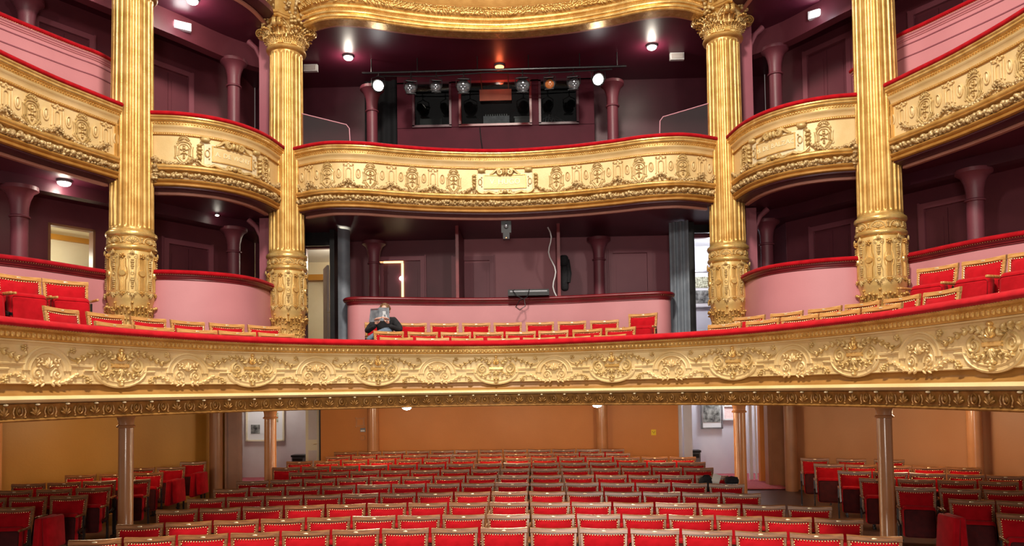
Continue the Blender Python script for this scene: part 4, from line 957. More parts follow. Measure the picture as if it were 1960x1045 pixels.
tag(MB().blob(lambda a, b, c: Vector((lp.x + a, lp.y + c, 4.92 + b)), (0, 0, 0), (.09, .09, .09), 12, 8).tube([(lp.x, lp.y, 5.0), (lp.x, lp.y, 6.05)], .008, 5).obj('corridor_globe_lamp', LAMPW), 'round white lamp glowing in the corridor beyond the left opening', 'lamp'); point('corridor_lamp', (lp.x, lp.y + .05, 5.1), 30, (1, .95, .75), .1)

# foyer furniture
def framed(nm, x, y, z, w, h, label, inner, fr=GREYM, art=None, group=None):
    r = thing(nm, label, 'poster', (x, y, z), group); t = .035; m = MB()
    for (a, b, c, d) in ((0, h / 2, w, t), (0, -h / 2, w, t), (-w / 2, 0, t, h + t), (w / 2, 0, t, h + t)): m.box((x + a, y, z + b), (c, .08, d))
    m.obj('frame', fr, r); MB().box((x, y + .02, z), (w - t, .02, h - t)).obj('sheet', inner, r)
    if art:
        for (a, b, c, d, mt) in art: MB().box((x + a * w, y + .004, z + b * h), (c * w, .012, d * h)).obj('print', mt, r)
    return r
ART = surf('dark_poster_print', (.02, .02, .02), (.35, .36, .33), 9, .4, detail=8); ARTG = surf('foliage_print', (.10, .09, .03), (.75, .76, .55), 22, .4, detail=6)
framed('poster_frame', 4.97, 18.55, 1.86, .50, .98, 'framed black and white poster on the white wall of the right foyer', WHITEM, GREYM, [(0, .27, .84, .24, ARTG), (0, -.12, .84, .46, ART)])
framed('notice_sheet', 5.40, 18.55, 1.75, .28, .34, 'small pale pink notice beside the right foyer poster', surf('pink_paper', (.75, .55, .52), (.85, .66, .62), 30), WHITEM)
framed('poster_frame', 4.95, 19.17, 4.95, .60, .95, 'framed poster beyond the right upper exit', WHITEM, GREYM, [(0, .2, .84, .3, ARTG), (0, -.2, .84, .35, ART)])
framed('display_frame', -6.47, 18.85, 1.75, .96, 1.14, 'wide cream display frame with small pictures in the left foyer', WHITEM, WHITEW, [(-.27, -.24, .24, .20, ART), (.24, .02, .22, .22, ARTG)])
def bin_(x, y, z, lab):
    r = thing('waste_bin', lab, 'bin', (x, y, z), 'grey foyer bins'); MB().rbox((x, y, z + .30), (.32, .28, .60), .03).obj('body', GREYM, r, 40); MB().box((x, y, z + .625), (.34, .30, .05)).obj('lid', BLACK, r); MB().box((x, y - .15, z + .52), (.24, .02, .10)).obj('opening', BLACK, r)
bin_(4.36, 18.0, .225, 'grey metal waste bin in the right foyer opening'); bin_(-5.30, 18.0, .225, 'dark grey waste bin in the left foyer opening')
# white door posts of the right foyer, cream door leaf of the left foyer
tag(MB().box((3.88, 17.14, 1.20), (.09, .12, 1.95)).box((4.10, 17.3, 1.2), (.20, .05, 1.95)).obj('white_door_leaf', WHITEB), 'white open door leaf at the left side of the right foyer', 'door')
tag(MB().box((5.52, 17.2, 1.3), (.07, .10, 2.1)).box((5.64, 17.2, 1.3), (.03, .06, 2.1)).obj('glazed_door_post', WHITEB), 'white glazed door post behind the orange column', 'door')
r = thing('foyer_door_leaf', 'cream panelled door leaf standing open in the left stalls foyer', 'door', (-4.60, 17.3, .23))

MB().box((-4.70, 17.14, 1.22), (.34, .05, 1.98)).obj('leaf', WHITEW, r); MB().box((-4.70, 17.11, 1.70), (.20, .02, .80)).obj('panel', WHITEP, r); MB().box((-4.70, 17.11, .70), (.20, .02, .70)).obj('panel', WHITEP, r); MB().box((-4.50, 17.08, 1.22), (.05, .08, 1.98)).obj('black_edge', BLACK, r); MB().tube([(-4.60, 17.10, 1.20), (-4.60, 17.06, 1.20), (-4.66, 17.05, 1.20)], .012, 6).obj('handle', BRASS, r)
r = thing('foyer_door_leaf', 'grey-white door leaf with brass handle standing open in the left upper exit', 'door', (-4.5, 17.2, 3.4))
R_ = Matrix.Rotation(-1.15, 3, 'Z'); MB().box((-4.42, 17.3, 4.4), (.62, .05, 2.0), R_).obj('leaf', WHITEP, r); m = MB()
for z, h in ((4.9, .8), (3.95, .8)): m.box((-4.40, 17.29, z), (.42, .075, h), R_)
m.obj('panel', WHITEW, r); MB().box((-4.31, 17.06, 4.25), (.03, .05, .22), R_).tube([(-4.31, 17.04, 4.28), (-4.28, 16.98, 4.28), (-4.22, 17.0, 4.28)], .012, 6).obj('handle', BRASS, r)
for x, lab in ((-4.75, 'cream pilaster with gilt scroll capital behind the left upper exit door'), (-3.95, 'pale yellow pilaster at the right of the left upper exit')):
    r = thing('foyer_pilaster', lab, 'pilaster', (x, 19.8, 3.4), 'foyer pilasters'); MB().box((x, 19.8, 4.4), (.30, .2, 2.0)).obj('shaft', WHITEW, r); MB().box((x, 19.75, 5.48), (.42, .3, .16)).box((x, 19.78, 3.5), (.40, .28, .2)).obj('capital', WHITEP, r)
    m = MB(); fn = lambda a, b, c: Vector((x + a, 19.62 - c, 5.25 + b))
    for g in (1, -1): m.utube(fn, spiral(g * .09, 0, .06, .006, 90, 1.4, 14, -g), .014, 5, 1)
    acanthus(m, fn, 0, -.12, .14, pi / 2, 5, .01); m.obj('scroll_relief', RELIEF, r, 60)
struct(MB().box((-5.0, 20.3, 5.62), (3.6, .3, .16)).obj('trim_62', OCHRE))

# things on the orange wall
r = thing('wall_socket_plate', 'square moulded orange plate above the light switches', 'plate', (-3.52, 16.88, 1.70)); MB().box((-3.52, 16.885, 1.70), (.20, .02, .20)).obj('plate', TERRA, r); MB().box((-3.52, 16.87, 1.70), (.13, .015, .13)).obj('boss', ORANGE, r)
for dx in (-1, 1):
    for dz in (-1, 1): MB().blob(lambda a, b, c: Vector((-3.52 + dx * .10 + a, 16.88 + c, 1.70 + dz * .10 + b)), (0, 0, 0), (.025, .025, .012), 8, 5).obj('corner', TERRA, r)
r = thing('light_switch', 'small chrome and black light switch on the orange wall', 'switch', (-3.46, 16.88, 1.52)); MB().box((-3.46, 16.885, 1.52), (.12, .02, .09)).obj('plate', GREYM, r); MB().box((-3.46, 16.87, 1.505), (.09, .015, .035)).obj('rocker', WHITEM, r)
r = thing('junction_box', 'small orange painted box under the light switch', 'box', (-3.46, 16.88, 1.34)); MB().box((-3.46, 16.875, 1.34), (.10, .04, .10)).obj('case', TERRA, r, 30); MB().box((-3.46, 16.852, 1.34), (.07, .012, .07)).obj('cover', ORANGE, r)
o = tag(MB().box((3.24, 16.89, 1.38), (.11, .008, .13)).obj('yellow_sign', YELL), 'small yellow sign on the orange wall', 'sign')
MB().tube([(3.21, 16.88, 1.41), (3.24, 16.88, 1.36), (3.27, 16.88, 1.41)], .004, 5).obj('symbol', BLACK, o)

# ------------------------------------------------------------------ control booth and lighting bar of the upper tier
booth = thing('control_booth', 'aubergine control booth with three dark windows in the upper tier', 'booth', (-.28, 16.4, 6.12))
m = MB()
X0, X1, YB = -2.5, 1.97, 16.4
wins = [(-2.15, -1.26), (-1.09, .56), (.72, 1.62)]
m.box(((X0 + X1) / 2, YB, 7.25), (X1 - X0, .10, 2.26)); m.box(((X0 + X1) / 2, YB, 9.50), (X1 - X0, .10, .2))
xs = [X0] + [q for w_ in wins for q in w_] + [X1]
for a, b in zip(xs[0::2], xs[1::2]): m.box(((a + b) / 2, YB, 8.90), (b - a, .10, 1.06))
m.obj('front_wall', surf('booth_paint', (.065, .007, .016), (.08, .009, .020), 2, .6, spec=.15), booth)
MB().box(((X0 + X1) / 2, 16.82, 7.9), (X1 - X0, .04, 3.5)).obj('inner_wall', BLACKM, booth)
for a, b in wins:
    m = MB()
    for (c, d, e, f) in (((a + b) / 2, 8.40, b - a, .05), ((a + b) / 2, 9.39, b - a, .05), (a + .025, 8.9, .05, 1.0), (b - .025, 8.9, .05, 1.0)): m.box((c, YB - .04, d), (e, .12, f))
    fo = m.obj('window_frame', REDTRIM if abs(a + 1.09) < .01 else PURDARK, booth); MB().box(((a + b) / 2, YB - .01, 8.9), (b - a - .08, .01, .95), Matrix.Rotation(.13, 3, 'X')).obj('pane', GLASS, fo)
# equipment inside the booth
point('booth_worklight', (-.2, 16.6, 9.3), 2.2, (1, .7, .6), .05)
r = thing('equipment_rack', 'grey mixing desk seen behind the middle booth window', 'mixer', (-.25, 16.62, 8.4)); MB().box((-.25, 16.62, 8.62), (.60, .25, .16), Matrix.Rotation(.3, 3, 'X')).obj('desk', GREYM, r); m = MB()
for i in range(10): m.box((-.49 + i * .053, 16.50, 8.68), (.02, .02, .05))
m.obj('fader_row', BLACK, r)
tag(MB().box((.36, 16.6, 8.50), (.38, .22, .20)).box((.36, 16.6, 8.62), (.42, .24, .03)).obj('grey_cabinet', surf('light_grey_case', (.35, .35, .36))), 'light grey box at the right of the middle booth window', 'box')
tag(MB().box((-1.75, 16.6, 8.52), (.5, .25, .22)).box((-1.75, 16.47, 8.52), (.44, .02, .16)).obj('monitor', BLACK), 'dark monitor behind the left booth window', 'monitor')
m = MB()
for i in range(5): m.tube([(.80 + i * .06, 16.55, 8.42), (.82 + i * .07, 16.52, 8.58 + .05 * (i % 3)), (.95 + i * .09, 16.5, 8.62 - .03 * i), (1.05 + i * .09, 16.53, 8.42)], .008, 5)
tag(m.obj('cable_tangle', GREYM), 'tangle of grey cables behind the right booth window', 'cable')
tag(MB().box((-.25, 16.22, 9.04), (.72, .03, .24), Matrix.Rotation(.25, 3, 'X')).tube([(-.55, 16.22, 9.15), (-.55, 15.52, 9.31)], .01, 5).tube([(.05, 16.22, 9.15), (.05, 15.52, 9.31)], .01, 5).obj('orange_gel_sheet', surf('orange_gel', (.20, .045, .022), (.24, .06, .03), 4, .5, spec=.2)), 'dull orange gel flap hanging in front of the middle booth window', 'gel')
tag(MB().tube([(-.62, 16.33, 8.34), (-.60, 16.30, 8.1), (-.56, 16.28, 7.8), (-.52, 16.3, 7.3)], .012, 6).obj('black_cable', BLACK), 'black cable hanging down the booth wall under the windows', 'cable')
# lighting bar
bar = thing('lighting_bar', 'long black horizontal bar carrying the stage lamps under the upper ceiling', 'pipe', (0, 15.5, 9.3))
MB().tube([(-3.1, 15.5, 9.30), (2.6, 15.5, 9.30)], .025, 8).obj('pipe', IRON, bar); 
for x in (-2.9, -1.9, -.6, .5, 1.6, 2.4): MB().tube([(x, 15.5, 9.30), (x, 15.5, 9.6)], .012, 6).obj('hanger', IRON, bar)
MB().tube([(-2.8, 15.53, 9.24), (-1.6, 15.52, 9.20), (-.4, 15.52, 9.25), (.7, 15.52, 9.20), (2.3, 15.52, 9.25)], .016, 6).obj('power_cable', BLACK, bar)
def stage_lamp(x, z, mat, lab, rr=.12, lit=False, yaw=0):
    y = 15.42; r = thing('stage_lamp', lab, 'stage light', (x, y, z), 'stage lamps on the lighting bar'); C = Vector((x, y, z)); D = Vector((-x * .12 + yaw, -1, -.25)).normalized(); R = D.to_track_quat('Z', 'Y').to_matrix()
    m = MB(); m.lathe([(rr * .55, -.26), (rr * .8, -.24), (rr * .85, -.05), (rr * 1.05, -.03), (rr * 1.1, .05), (rr * 1.0, .055)], n=16); m.v = [C + R @ v for v in m.v]; m.obj('housing', BLACK, r, 30)
    m = MB(); m.lathe([(rr * .2, .075), (rr * .7, .066), (rr * .95, .05), (rr * .95, .03)], n=16); m.v = [C + R @ v for v in m.v]; m.obj('lens', mat, r, 60)
    m = MB(); m.tube([(x - rr * 1.15, y, z), (x - rr * 1.15, y + .02, z + .18), (x, y + .06, z + .24), (x + rr * 1.15, y + .02, z + .18), (x + rr * 1.15, y, z)], .010, 5); m.tube([(x, y + .06, z + .24), (x, 15.5, 9.29)], .014, 5); m.obj('yoke', IRON, r)
    m = MB()
    if not lit:
        for a in range(4):
            t = a * pi / 2; m.box((0, 0, 0), (rr * 1.7, .006, rr * .9), Matrix.Rotation(t, 3, 'Z') @ Matrix.Translation(Vector((0, rr * 1.15, .13))).to_3x3())
        m = MB()
        for a in range(2):
            t = a * pi; q = Matrix.Rotation(t, 3, 'Z')
            b = MB().box((0, rr * 1.05, .11), (rr * 1.8, .008, .13)); b.v = [C + R @ (q @ v) for v in b.v]; b.obj('barn_door', BLACK, r)
    if lit: p = point('stage_lamp_light', tuple(C + D * .22), 90, (1, .97, .94), .08); l = bpy.data.lights.new('stage_lamp_beam', 'SPOT'); l.energy = 90; l.spot_size = 1.7; l.spot_blend = .6; l.shadow_soft_size = .08; p.data = l; p.rotation_euler = Vector((-x * .1, -1, -.62)).to_track_quat('-Z', 'Y').to_euler()
    return r
stage_lamp(-2.74, 8.97, LAMPS, 'brightly lit stage lamp on the left end of the lighting bar', .125, True)
stage_lamp(-2.04, 8.90, LENS, 'unlit clear-lens stage lamp next to the lit left lamp'); stage_lamp(-1.49, 8.91, LENS, 'unlit stage lamp over the left booth window', .11)
stage_lamp(-.90, 8.90, LENS, 'unlit stage lamp at the left edge of the middle booth window', .135); stage_lamp(.37, 8.89, LENS, 'unlit stage lamp at the right edge of the middle booth window', .135)
stage_lamp(.95, 8.91, AMBER, 'stage lamp with an amber lens over the right booth window', .11); stage_lamp(1.46, 8.90, LENS, 'unlit clear-lens stage lamp next to the lit right lamp')
stage_lamp(1.99, 8.98, LAMPS, 'brightly lit stage lamp on the right end of the lighting bar', .125, True)
# black sheet added in place of the plain dark wall left of the booth
curtain(-3.3, -2.55, 16.6, 16.6, 6.12, 9.6, BLACKM, 'black sheet in place of the dark wall left of the control booth', 3)
# plexiglass screens on the rail
for g, lab in ((-1, 'clear plexiglass screen with pink edge at the left end of the upper rail'), (1, 'clear plexiglass screen with pink edge at the right end of the upper rail')):
    r = thing('plexiglass_screen', lab, 'screen', (g * 3.5, 14.1, 7.15), 'plexiglass rail screens'); pr = [(g * 3.98, 7.15), (g * 3.98, 7.90), (g * 3.25, 7.70), (g * 3.10, 7.66), (g * 3.04, 7.58), (g * 3.02, 7.15)]; n = len(pr)
    MB().add([(x, y, z) for y in (14.10, 14.115) for x, z in pr], [tuple(range(n)), tuple(reversed(range(n, 2 * n)))] + [(i, (i + 1) % n, n + (i + 1) % n, n + i) for i in range(n)]).obj('sheet', PLEXI, r)
    MB().tube([(x, 14.108, z) for x, z in pr[1:]], .010, 6).obj('edge', surf('pink_edge', (.70, .35, .42), rough=.2), r)

# ------------------------------------------------------------------ house lamps
def house_lamp(x, y, z, lab, mat=LAMPW, power=18, col=(1, .90, .75), r0=.10, cat='ceiling lamp'):
    r = thing('bulkhead_lamp', lab, cat, (x, y, z)); MB().lathe([(r0 * 1.15, z), (r0 * 1.15, z - .03), (r0 * 1.05, z - .04), (r0 * .9, z - .04)], (x, y, 0), 20).obj('base', GREYM, r)
    MB().blob(lambda a, b, c: Vector((x + a, y + c, z - .045 + b)), (0, 0, 0), (r0, r0 * .55, r0), 14, 8).obj('globe', mat, r)
    if power: point('bulkhead_light', (x, y, z - .045 - r0 * .55 - .07), power, col, .06)
house_lamp(-5.60, 12.9, Z2C, 'lit bulkhead lamp on the upper box ceiling, left of the left capital'); house_lamp(-3.35, 15.3, Z2C, 'lit bulkhead lamp on the upper ceiling right of the left capital'); house_lamp(3.10, 15.2, Z2C, 'lit bulkhead lamp on the upper ceiling left of the right capital')
house_lamp(-.14, 15.95, Z2C, 'red-glowing lamp above the middle booth window', LAMPR, 5, (1, .15, .05)); house_lamp(-7.10, 11.6, Z1C, 'lit oval lamp on the lower box ceiling at the left edge', LAMPW, 9)
house_lamp(-5.6, 13.95, Z1C, 'tiny lamp under the ceiling of the lower left box', LAMPW, .6, r0=.035)
house_lamp(-1.52, 11.6, 2.19, 'left lit ceiling lamp under the lower balcony', LAMPS, 22, (1, .88, .70), .075); house_lamp(1.50, 11.6, 2.19, 'right lit ceiling lamp under the lower balcony', LAMPS, 22, (1, .86, .66), .075)
for (x, y, n) in ((-7.4, 12.6, 1), (7.2, 12.4, 1), (-3.0, 14.6, 0), (3.4, 14.6, 0), (0, 14.6, 0)): point('under_balcony_fill', (x * .9, y - .6, 2.05), 62 if x >= -6 else 34, (1, .80, .52), .2)  # unseen fill points added to brighten the walls under the balcony
def emergency(x, y, z, lab, lit):
    rz = math.atan2(x, 12 - 3) * .5; R = Matrix.Rotation(-.6 if x > 0 else .6, 3, 'Z') if abs(x) > 5 else None
    r = thing('emergency_light', lab, 'emergency light', (x, y, z)); MB().box((x, y, z), (.30, .08, .15), R).obj('case', WHITEM, r); MB().box((x, y - .045, z), (.24, .02, .10), R).obj('diffuser', LAMPS if lit else WHITEP, r)
    if lit: point('emergency_glow', (x * .97, y - .3, z - .15), 4, (.85, .92, 1), .05)
emergency(-6.05, 13.45, 9.38, 'lit white emergency light on the beam between the left columns', True); emergency(5.95, 13.7, 9.40, 'lit white emergency light on the beam between the right columns', True)
emergency(-7.05, 12.0, 9.38, 'lit white emergency light at the top left edge', True)
emergency(-4.25, 15.6, 9.48, 'unlit white box light right of the left capital', False); emergency(3.70, 15.6, 9.52, 'unlit white box light left of the right capital', False)

# ------------------------------------------------------------------ theatre seats
def seat_proto(wood, label, group, under=None):
    root = thing('theatre_seat', label, 'seat', (0, 0, 0), group); ORG[root.name] = Vector((0, 0, 0))
    T = lambda u, v, w: Vector((u, .02 + (v - .42) * .16 - w, v))       # the tilted plane of the back; w towards the hall
    def bar(mb, u0, u1, v0, v1, th=.036, sag=0, w0=-.018):
        k = 6; vs = []
        for i in range(k + 1):
            q = i / k; u = u0 + (u1 - u0) * q; sg = -sag * sin(pi * q)
            for (w, v) in ((w0, v0), (w0 + th * .8, v0), (w0 + th, v0 + .006), (w0 + th, v1 - .008 + sg), (w0 + th * .75, v1 + sg), (w0, v1 + sg)): vs.append(T(u, v, w))
        mb.add(vs, [(i * 6 + j, i * 6 + (j + 1) % 6, i * 6 + 6 + (j + 1) % 6, i * 6 + 6 + j) for i in range(k) for j in range(6)] + [tuple(reversed(range(6))), tuple(range(6 * k, 6 * k + 6))])
    m = MB(); bar(m, -.248, .248, .825, .88, .036, .010)
    for g in (-1, 1):
        vs = [T(g * u, v, w) for v, ui, uo in ((.38, .196, .228), (.62, .206, .238), (.824, .2135, .2465)) for (u, w) in ((ui, -.018), (ui, .012), (ui + .006, .018), (uo - .006, .018), (uo, .010), (uo, -.018))]
        m.add(vs, [((i * 6 + j, i * 6 + (j + 1) % 6, i * 6 + 6 + (j + 1) % 6, i * 6 + 6 + j) if g < 0 else (i * 6 + j, i * 6 + 6 + j, i * 6 + 6 + (j + 1) % 6, i * 6 + (j + 1) % 6)) for i in range(2) for j in range(6)] + [tuple(range(6)), tuple(range(12, 18))])
    bar(m, -.19, .19, .38, .42)
    m.add([T(u, v, w) for w in (-.02, -.012) for (u, v) in ((-.2, .40), (.2, .40), (.2, .85), (-.2, .85))], [(0, 1, 2, 3), (7, 6, 5, 4), (0, 4, 5, 1), (1, 5, 6, 2), (2, 6, 7, 3), (3, 7, 4, 0)])
    m.obj('back_frame', wood, root, 35)
    nu, nv = 10, 8; vs = []      # puffed upholstery
    for j in range(nv + 1):
        for i in range(nu + 1):
            a, b = i / nu * 2 - 1, j / nv * 2 - 1; v = .42 + (b + 1) / 2 * .402 - (.010 * (1 - a * a) if j == nv else 0); hw = .199 + .014 * (b + 1) / 2
            vs.append(T(a * hw, v, .006 + .034 * (max(0, (1 - a ** 6) * (1 - b ** 6))) ** .6 + .012 * (1 - a * a) * (1 - b * b)))
    MB().add(vs, [(j * (nu + 1) + i, j * (nu + 1) + i + 1, (j + 1) * (nu + 1) + i + 1, (j + 1) * (nu + 1) + i) for j in range(nv) for i in range(nu)]).obj('back_cushion', VELVET, root, 80)
    m = MB(); P = [(-.190 - .008 * 0, .44 + .027 * i) for i in range(14)] ; P = [(-.199 - .012 * i / 13, b) for i, (a, b) in enumerate(P)]
    P = P + [(-a, b) for a, b in P] + [(-.200 + .0278 * i, .815 - .010 * sin(pi * i / 14.4)) for i in range(15)]
    for (a, b) in P:
        c = T(a, b, .026); r = .0062; e = T(a, b, .034); m.add([T(a - r, b - r, .018), T(a + r, b - r, .018), T(a + r, b + r, .018), T(a - r, b + r, .018), e], [(0, 1, 4), (1, 2, 4), (2, 3, 4), (3, 0, 4)])
    stuff(m.obj('nail_trim', NAIL, root, 180))
    MB().blob(lambda u, v, w: T(u, v, w), (0, .850, .018), (.026, .0085, .003), 10, 4).obj('number_plate', BRASS, root)
    # folded seat
    MB().rbox((0, -.105, .44), (.400, .115, .42), .045, Matrix.Rotation(-.10, 3, 'X')).obj('seat', VELVET, root, 60)
    MB().rbox((0, -.166, .425), (.375, .016, .365), .03, Matrix.Rotation(-.10, 3, 'X')).obj('seat_underside', under or MAROON, root, 60)
    for g in (-1, 1): MB().box((g * .246, -.02, .30), (.020, .05, .60)).box((g * .246, -.04, .015), (.020, .22, .03)).box((g * .246, -.10, .42), (.020, .20, .035), Matrix.Rotation(.25, 3, 'X')).obj('iron_leg', IRON, root, 30)
    for g in (-1, 1): MB().rbox((g * .246, -.135, .625), (.026, .26, .030), .010).obj('armrest', wood, root, 60)
    return root
KIDS = {}
def place_seat(proto, x, y, z, rz, label, group):
    if not KIDS.get(proto.name + 'u'):
        KIDS[proto.name + 'u'] = True; r = proto; KIDS[proto.name] = list(proto.children)
    else:
        r = proto.copy(); COL.objects.link(r)
        for ch in KIDS[proto.name]: c = ch.copy(); COL.objects.link(c); c.parent = r
    r.location = (x, y, z); r.rotation_euler = (0, 0, rz); r['label'] = label; r['group'] = group; r['category'] = 'seat'; return r
S1 = seat_proto(WOOD, 'x', 'y'); S2 = seat_proto(WOODL, 'x', 'y', VELVET)
def row_quad(pts, n):
    # parabola through three plan points, cut in n equal steps
    (x0, y0), (x1, y1), (x2, y2) = pts
    f = lambda x: y0 * (x - x1) * (x - x2) / ((x0 - x1) * (x0 - x2)) + y1 * (x - x0) * (x - x2) / ((x1 - x0) * (x1 - x2)) + y2 * (x - x0) * (x - x1) / ((x2 - x0) * (x2 - x1))
    c = Curve([(x0 + (x2 - x0) * i / 60, f(x0 + (x2 - x0) * i / 60)) for i in range(61)], smooth=False); out = []
    for i in range(n): s = c.L * (i + .5) / n; out.append(c.at(s))
    return out
ROWS = [([(-4.25, 7.28), (.42, 7.72), (4.02, 7.13)], 16), ([(-4.21, 8.07), (.42, 8.48), (4.04, 8.01)], 16), ([(-4.24, 8.99), (.41, 9.30), (4.02, 8.79)], 16), ([(-4.25, 9.83), (.41, 10.15), (3.49, 9.78)], 15), ([(-4.26, 10.67), (.41, 11.01), (3.52, 10.63)], 15), ([(-4.25, 11.49), (.4, 11.85), (3.52, 11.50)], 15), ([(-3.74, 12.47), (.4, 12.71), (3.54, 12.50)], 14), ([(-4.31, 13.24), (.39, 13.54), (3.60, 13.31)], 15), ([(-4.37, 14.18), (.39, 14.41), (3.62, 14.16)], 15), ([(-3.83, 15.04), (.38, 15.23), (2.47, 15.04)], 12), ([(-3.90, 15.90), (.38, 16.0), (2.46, 15.88)], 12)]
for ri, (pts, n) in enumerate(ROWS):
    q = row_quad(pts, n)
    for i, (p, nn) in enumerate(q):
        place_seat(S1, p.x, p.y, zfl(p.y), math.atan2(nn.x, -nn.y), 'red seat in centre block, %s row from front, %s from its left end' % (ORD[ri], ORD[i]), 'seats in the centre block of the stalls')
def row_line(a, b, n, bow=0):
    a, b = Vector(a), Vector(b); t = (b - a).normalized(); nn = Vector((t.y, -t.x)); return [(a + (b - a) * (i + .5) / n, nn) for i in range(n)]
LEFT = [((-7.05, 9.20), (-6.01, 9.34), 2), ((-7.45, 10.0), (-5.86, 10.26), 3), ((-7.6, 10.74), (-5.95, 11.0), 3), ((-7.87, 11.45), (-5.82, 11.90), 4), ((-7.66, 12.45), (-6.05, 12.80), 3), ((-7.10, 13.38), (-6.05, 13.60), 2), ((-6.55, 14.32), (-6.02, 14.42), 1)]
RIGHT = [((5.60, 8.30), (6.62, 8.0), 2), ((5.61, 9.24), (7.08, 8.80), 3), ((5.44, 10.25), (6.95, 9.77), 3), ((5.34, 11.14), (7.36, 10.57), 4), ((5.38, 12.02), (7.80, 11.12), 5), ((5.36, 12.97), (7.78, 12.14), 5), ((5.40, 13.87), (7.18, 13.30), 3)]
for blk, nm in ((LEFT, 'left'), (RIGHT, 'right')):
    for ri, (a, b, n) in enumerate(blk):
        for i, (p, nn) in enumerate(row_line(a, b, n)):
            k = (n - 1 - i) if nm == 'left' else i
            place_seat(S1, p.x, p.y, zfl(p.y), math.atan2(nn.x, -nn.y), 'dim red seat, %s side block, %s row from front, %s from the aisle' % (nm, ORD[ri], ORD[k]), 'seats in the %s side block of the stalls' % nm)
# tip-up aisle seats, folded upright
for i, (x, y, lab) in enumerate(((-5.72, 9.25, 'folded red tip-up aisle seat at the left front side row'), (-5.74, 12.6, 'folded red tip-up aisle seat, left side, beside the second last row'), (-5.74, 13.5, 'folded red tip-up aisle seat nearest the dark left pier'), (5.36, 8.75, 'large folded red tip-up aisle seat at the right front side row'))):
    r = thing('folding_aisle_seat', lab, 'seat', (x, y, zfl(y)), 'tip-up aisle seats'); z = zfl(y)
    MB().rbox((x - .05, y, z + .56), (.085, .36, .44), .03, Matrix.Rotation(.08, 3, 'Y')).obj('seat', VELVET, r, 60); MB().rbox((x + .05, y + .02, z + .58), (.085, .34, .40), .03, Matrix.Rotation(-.06, 3, 'Y')).obj('backrest', VELVET, r, 60)
    MB().box((x, y + .1, z + .18), (.03, .04, .36)).box((x, y + .1, z + .015), (.05, .26, .03)).obj('iron_leg', IRON, r)
# balcony rows: seat edges along each row
def brow(z, pts, k, nm, grp, zoff=None):
    sc = k; cx, cy = .4865, 0; P = [((a - cx) * sc + cx, b * sc) for a, b in pts]
    c = Curve(P, .1); fl = z - .88
    if fl > 2.34: struct(sweep(c, [(-.42, 2.31), (.42, 2.31), (.42, fl), (-.42, fl)], close=True).obj('floor_step', FLOORM))
    res = []
    for i in range(len(P) - 1):
        a, b = Vector(P[i]), Vector(P[i + 1]); t = (b - a).normalized(); m_ = (a + b) / 2
        res.append(place_seat(S2, m_.x, m_.y, max(fl, 2.32), math.atan2(t.y, t.x), nm % ORD[i], grp))
    return res
BL = 'golden-lit wood balcony seat, %s row, left side, '; 
brow(3.2, [(-4.08, 7.61), (-3.96, 8.12), (-3.72, 8.6), (-3.39, 8.98), (-3.04, 9.38), (-2.66, 9.72)], 1, 'golden-lit wood seat just behind the rail, left half, %s from the left edge', 'front row balcony seats left')
brow(3.2, [(-1.71, 10.50), (-1.23, 10.73), (-.72, 10.88), (-.21, 11.06), (.33, 11.12), (.85, 11.08), (1.36, 10.92), (1.86, 10.69)], 1, 'golden-lit wood seat in the lowest centre balcony row, %s from its left end', 'lowest centre balcony row')
brow(3.2, [(2.67, 9.45), (3.03, 9.0), (3.32, 8.53), (3.59, 8.10), (3.85, 7.66), (4.02, 7.18)], 1, 'golden-lit wood seat just behind the rail, right half, %s counting outward', 'front row balcony seats right')
brow(3.38, [(-4.68, 7.64), (-4.60, 8.22), (-4.39, 8.78), (-4.15, 9.29), (-3.87, 9.77), (-3.5, 10.16), (-3.12, 10.57)], 1, 'golden-lit wood seat in second balcony row left, %s from the left edge', 'second row balcony seats left')
brow(3.36, [(-2.02, 11.45), (-1.52, 11.74), (-1.02, 11.93), (-.49, 12.04), (.03, 12.09), (.56, 12.05), (1.09, 11.94), (1.62, 11.72), (2.10, 11.48)], .985, 'golden-lit wood seat in the middle centre balcony row, %s from its left end', 'middle centre balcony row')
brow(3.38, [(3.27, 10.40), (3.62, 9.96), (3.96, 9.46), (4.22, 8.98), (4.45, 8.48), (4.62, 7.97), (4.74, 7.43)], 1, 'golden-lit wood seat in second balcony row right, %s counting outward', 'second row balcony seats right')
brow(3.80, [(-5.60, 7.50), (-5.44, 7.95), (-5.22, 8.38), (-4.90, 8.75)], 1, 'raised golden-lit wood seat beside the left pink parapet, %s from the left edge', 'raised rear balcony seats left')
back_row = brow(3.58, [(-2.27, 11.86), (-1.75, 12.05), (-1.24, 12.18), (-.71, 12.28), (-.19, 12.33), (.35, 12.35), (.89, 12.32), (1.42, 12.25), (1.95, 12.12)], 1.026, 'golden-lit wood seat in back centre balcony row, %s from its left end', 'back centre balcony row')
brow(3.66, [(2.03, 12.12), (2.52, 11.90)], 1.026, 'taller golden-lit wood end seat at the right of the back centre row, black armrest%s', 'back centre balcony row') if 0 else None
pz = place_seat(S2, 2.33, 12.28, 2.78, -.40, 'taller golden-lit wood end seat at the right end of the back centre balcony row', 'back centre balcony row')
struct(MB().box((2.33, 12.28, 2.545), (.6, .6, .47)).obj('floor_step', FLOORM))
brow(3.80, [(5.10, 8.98), (5.38, 8.50), (5.60, 8.04), (5.80, 7.56), (5.94, 7.06)], 1, 'raised golden-lit wood seat beside the right pink parapet, %s counting outward', 'raised rear balcony seats right')

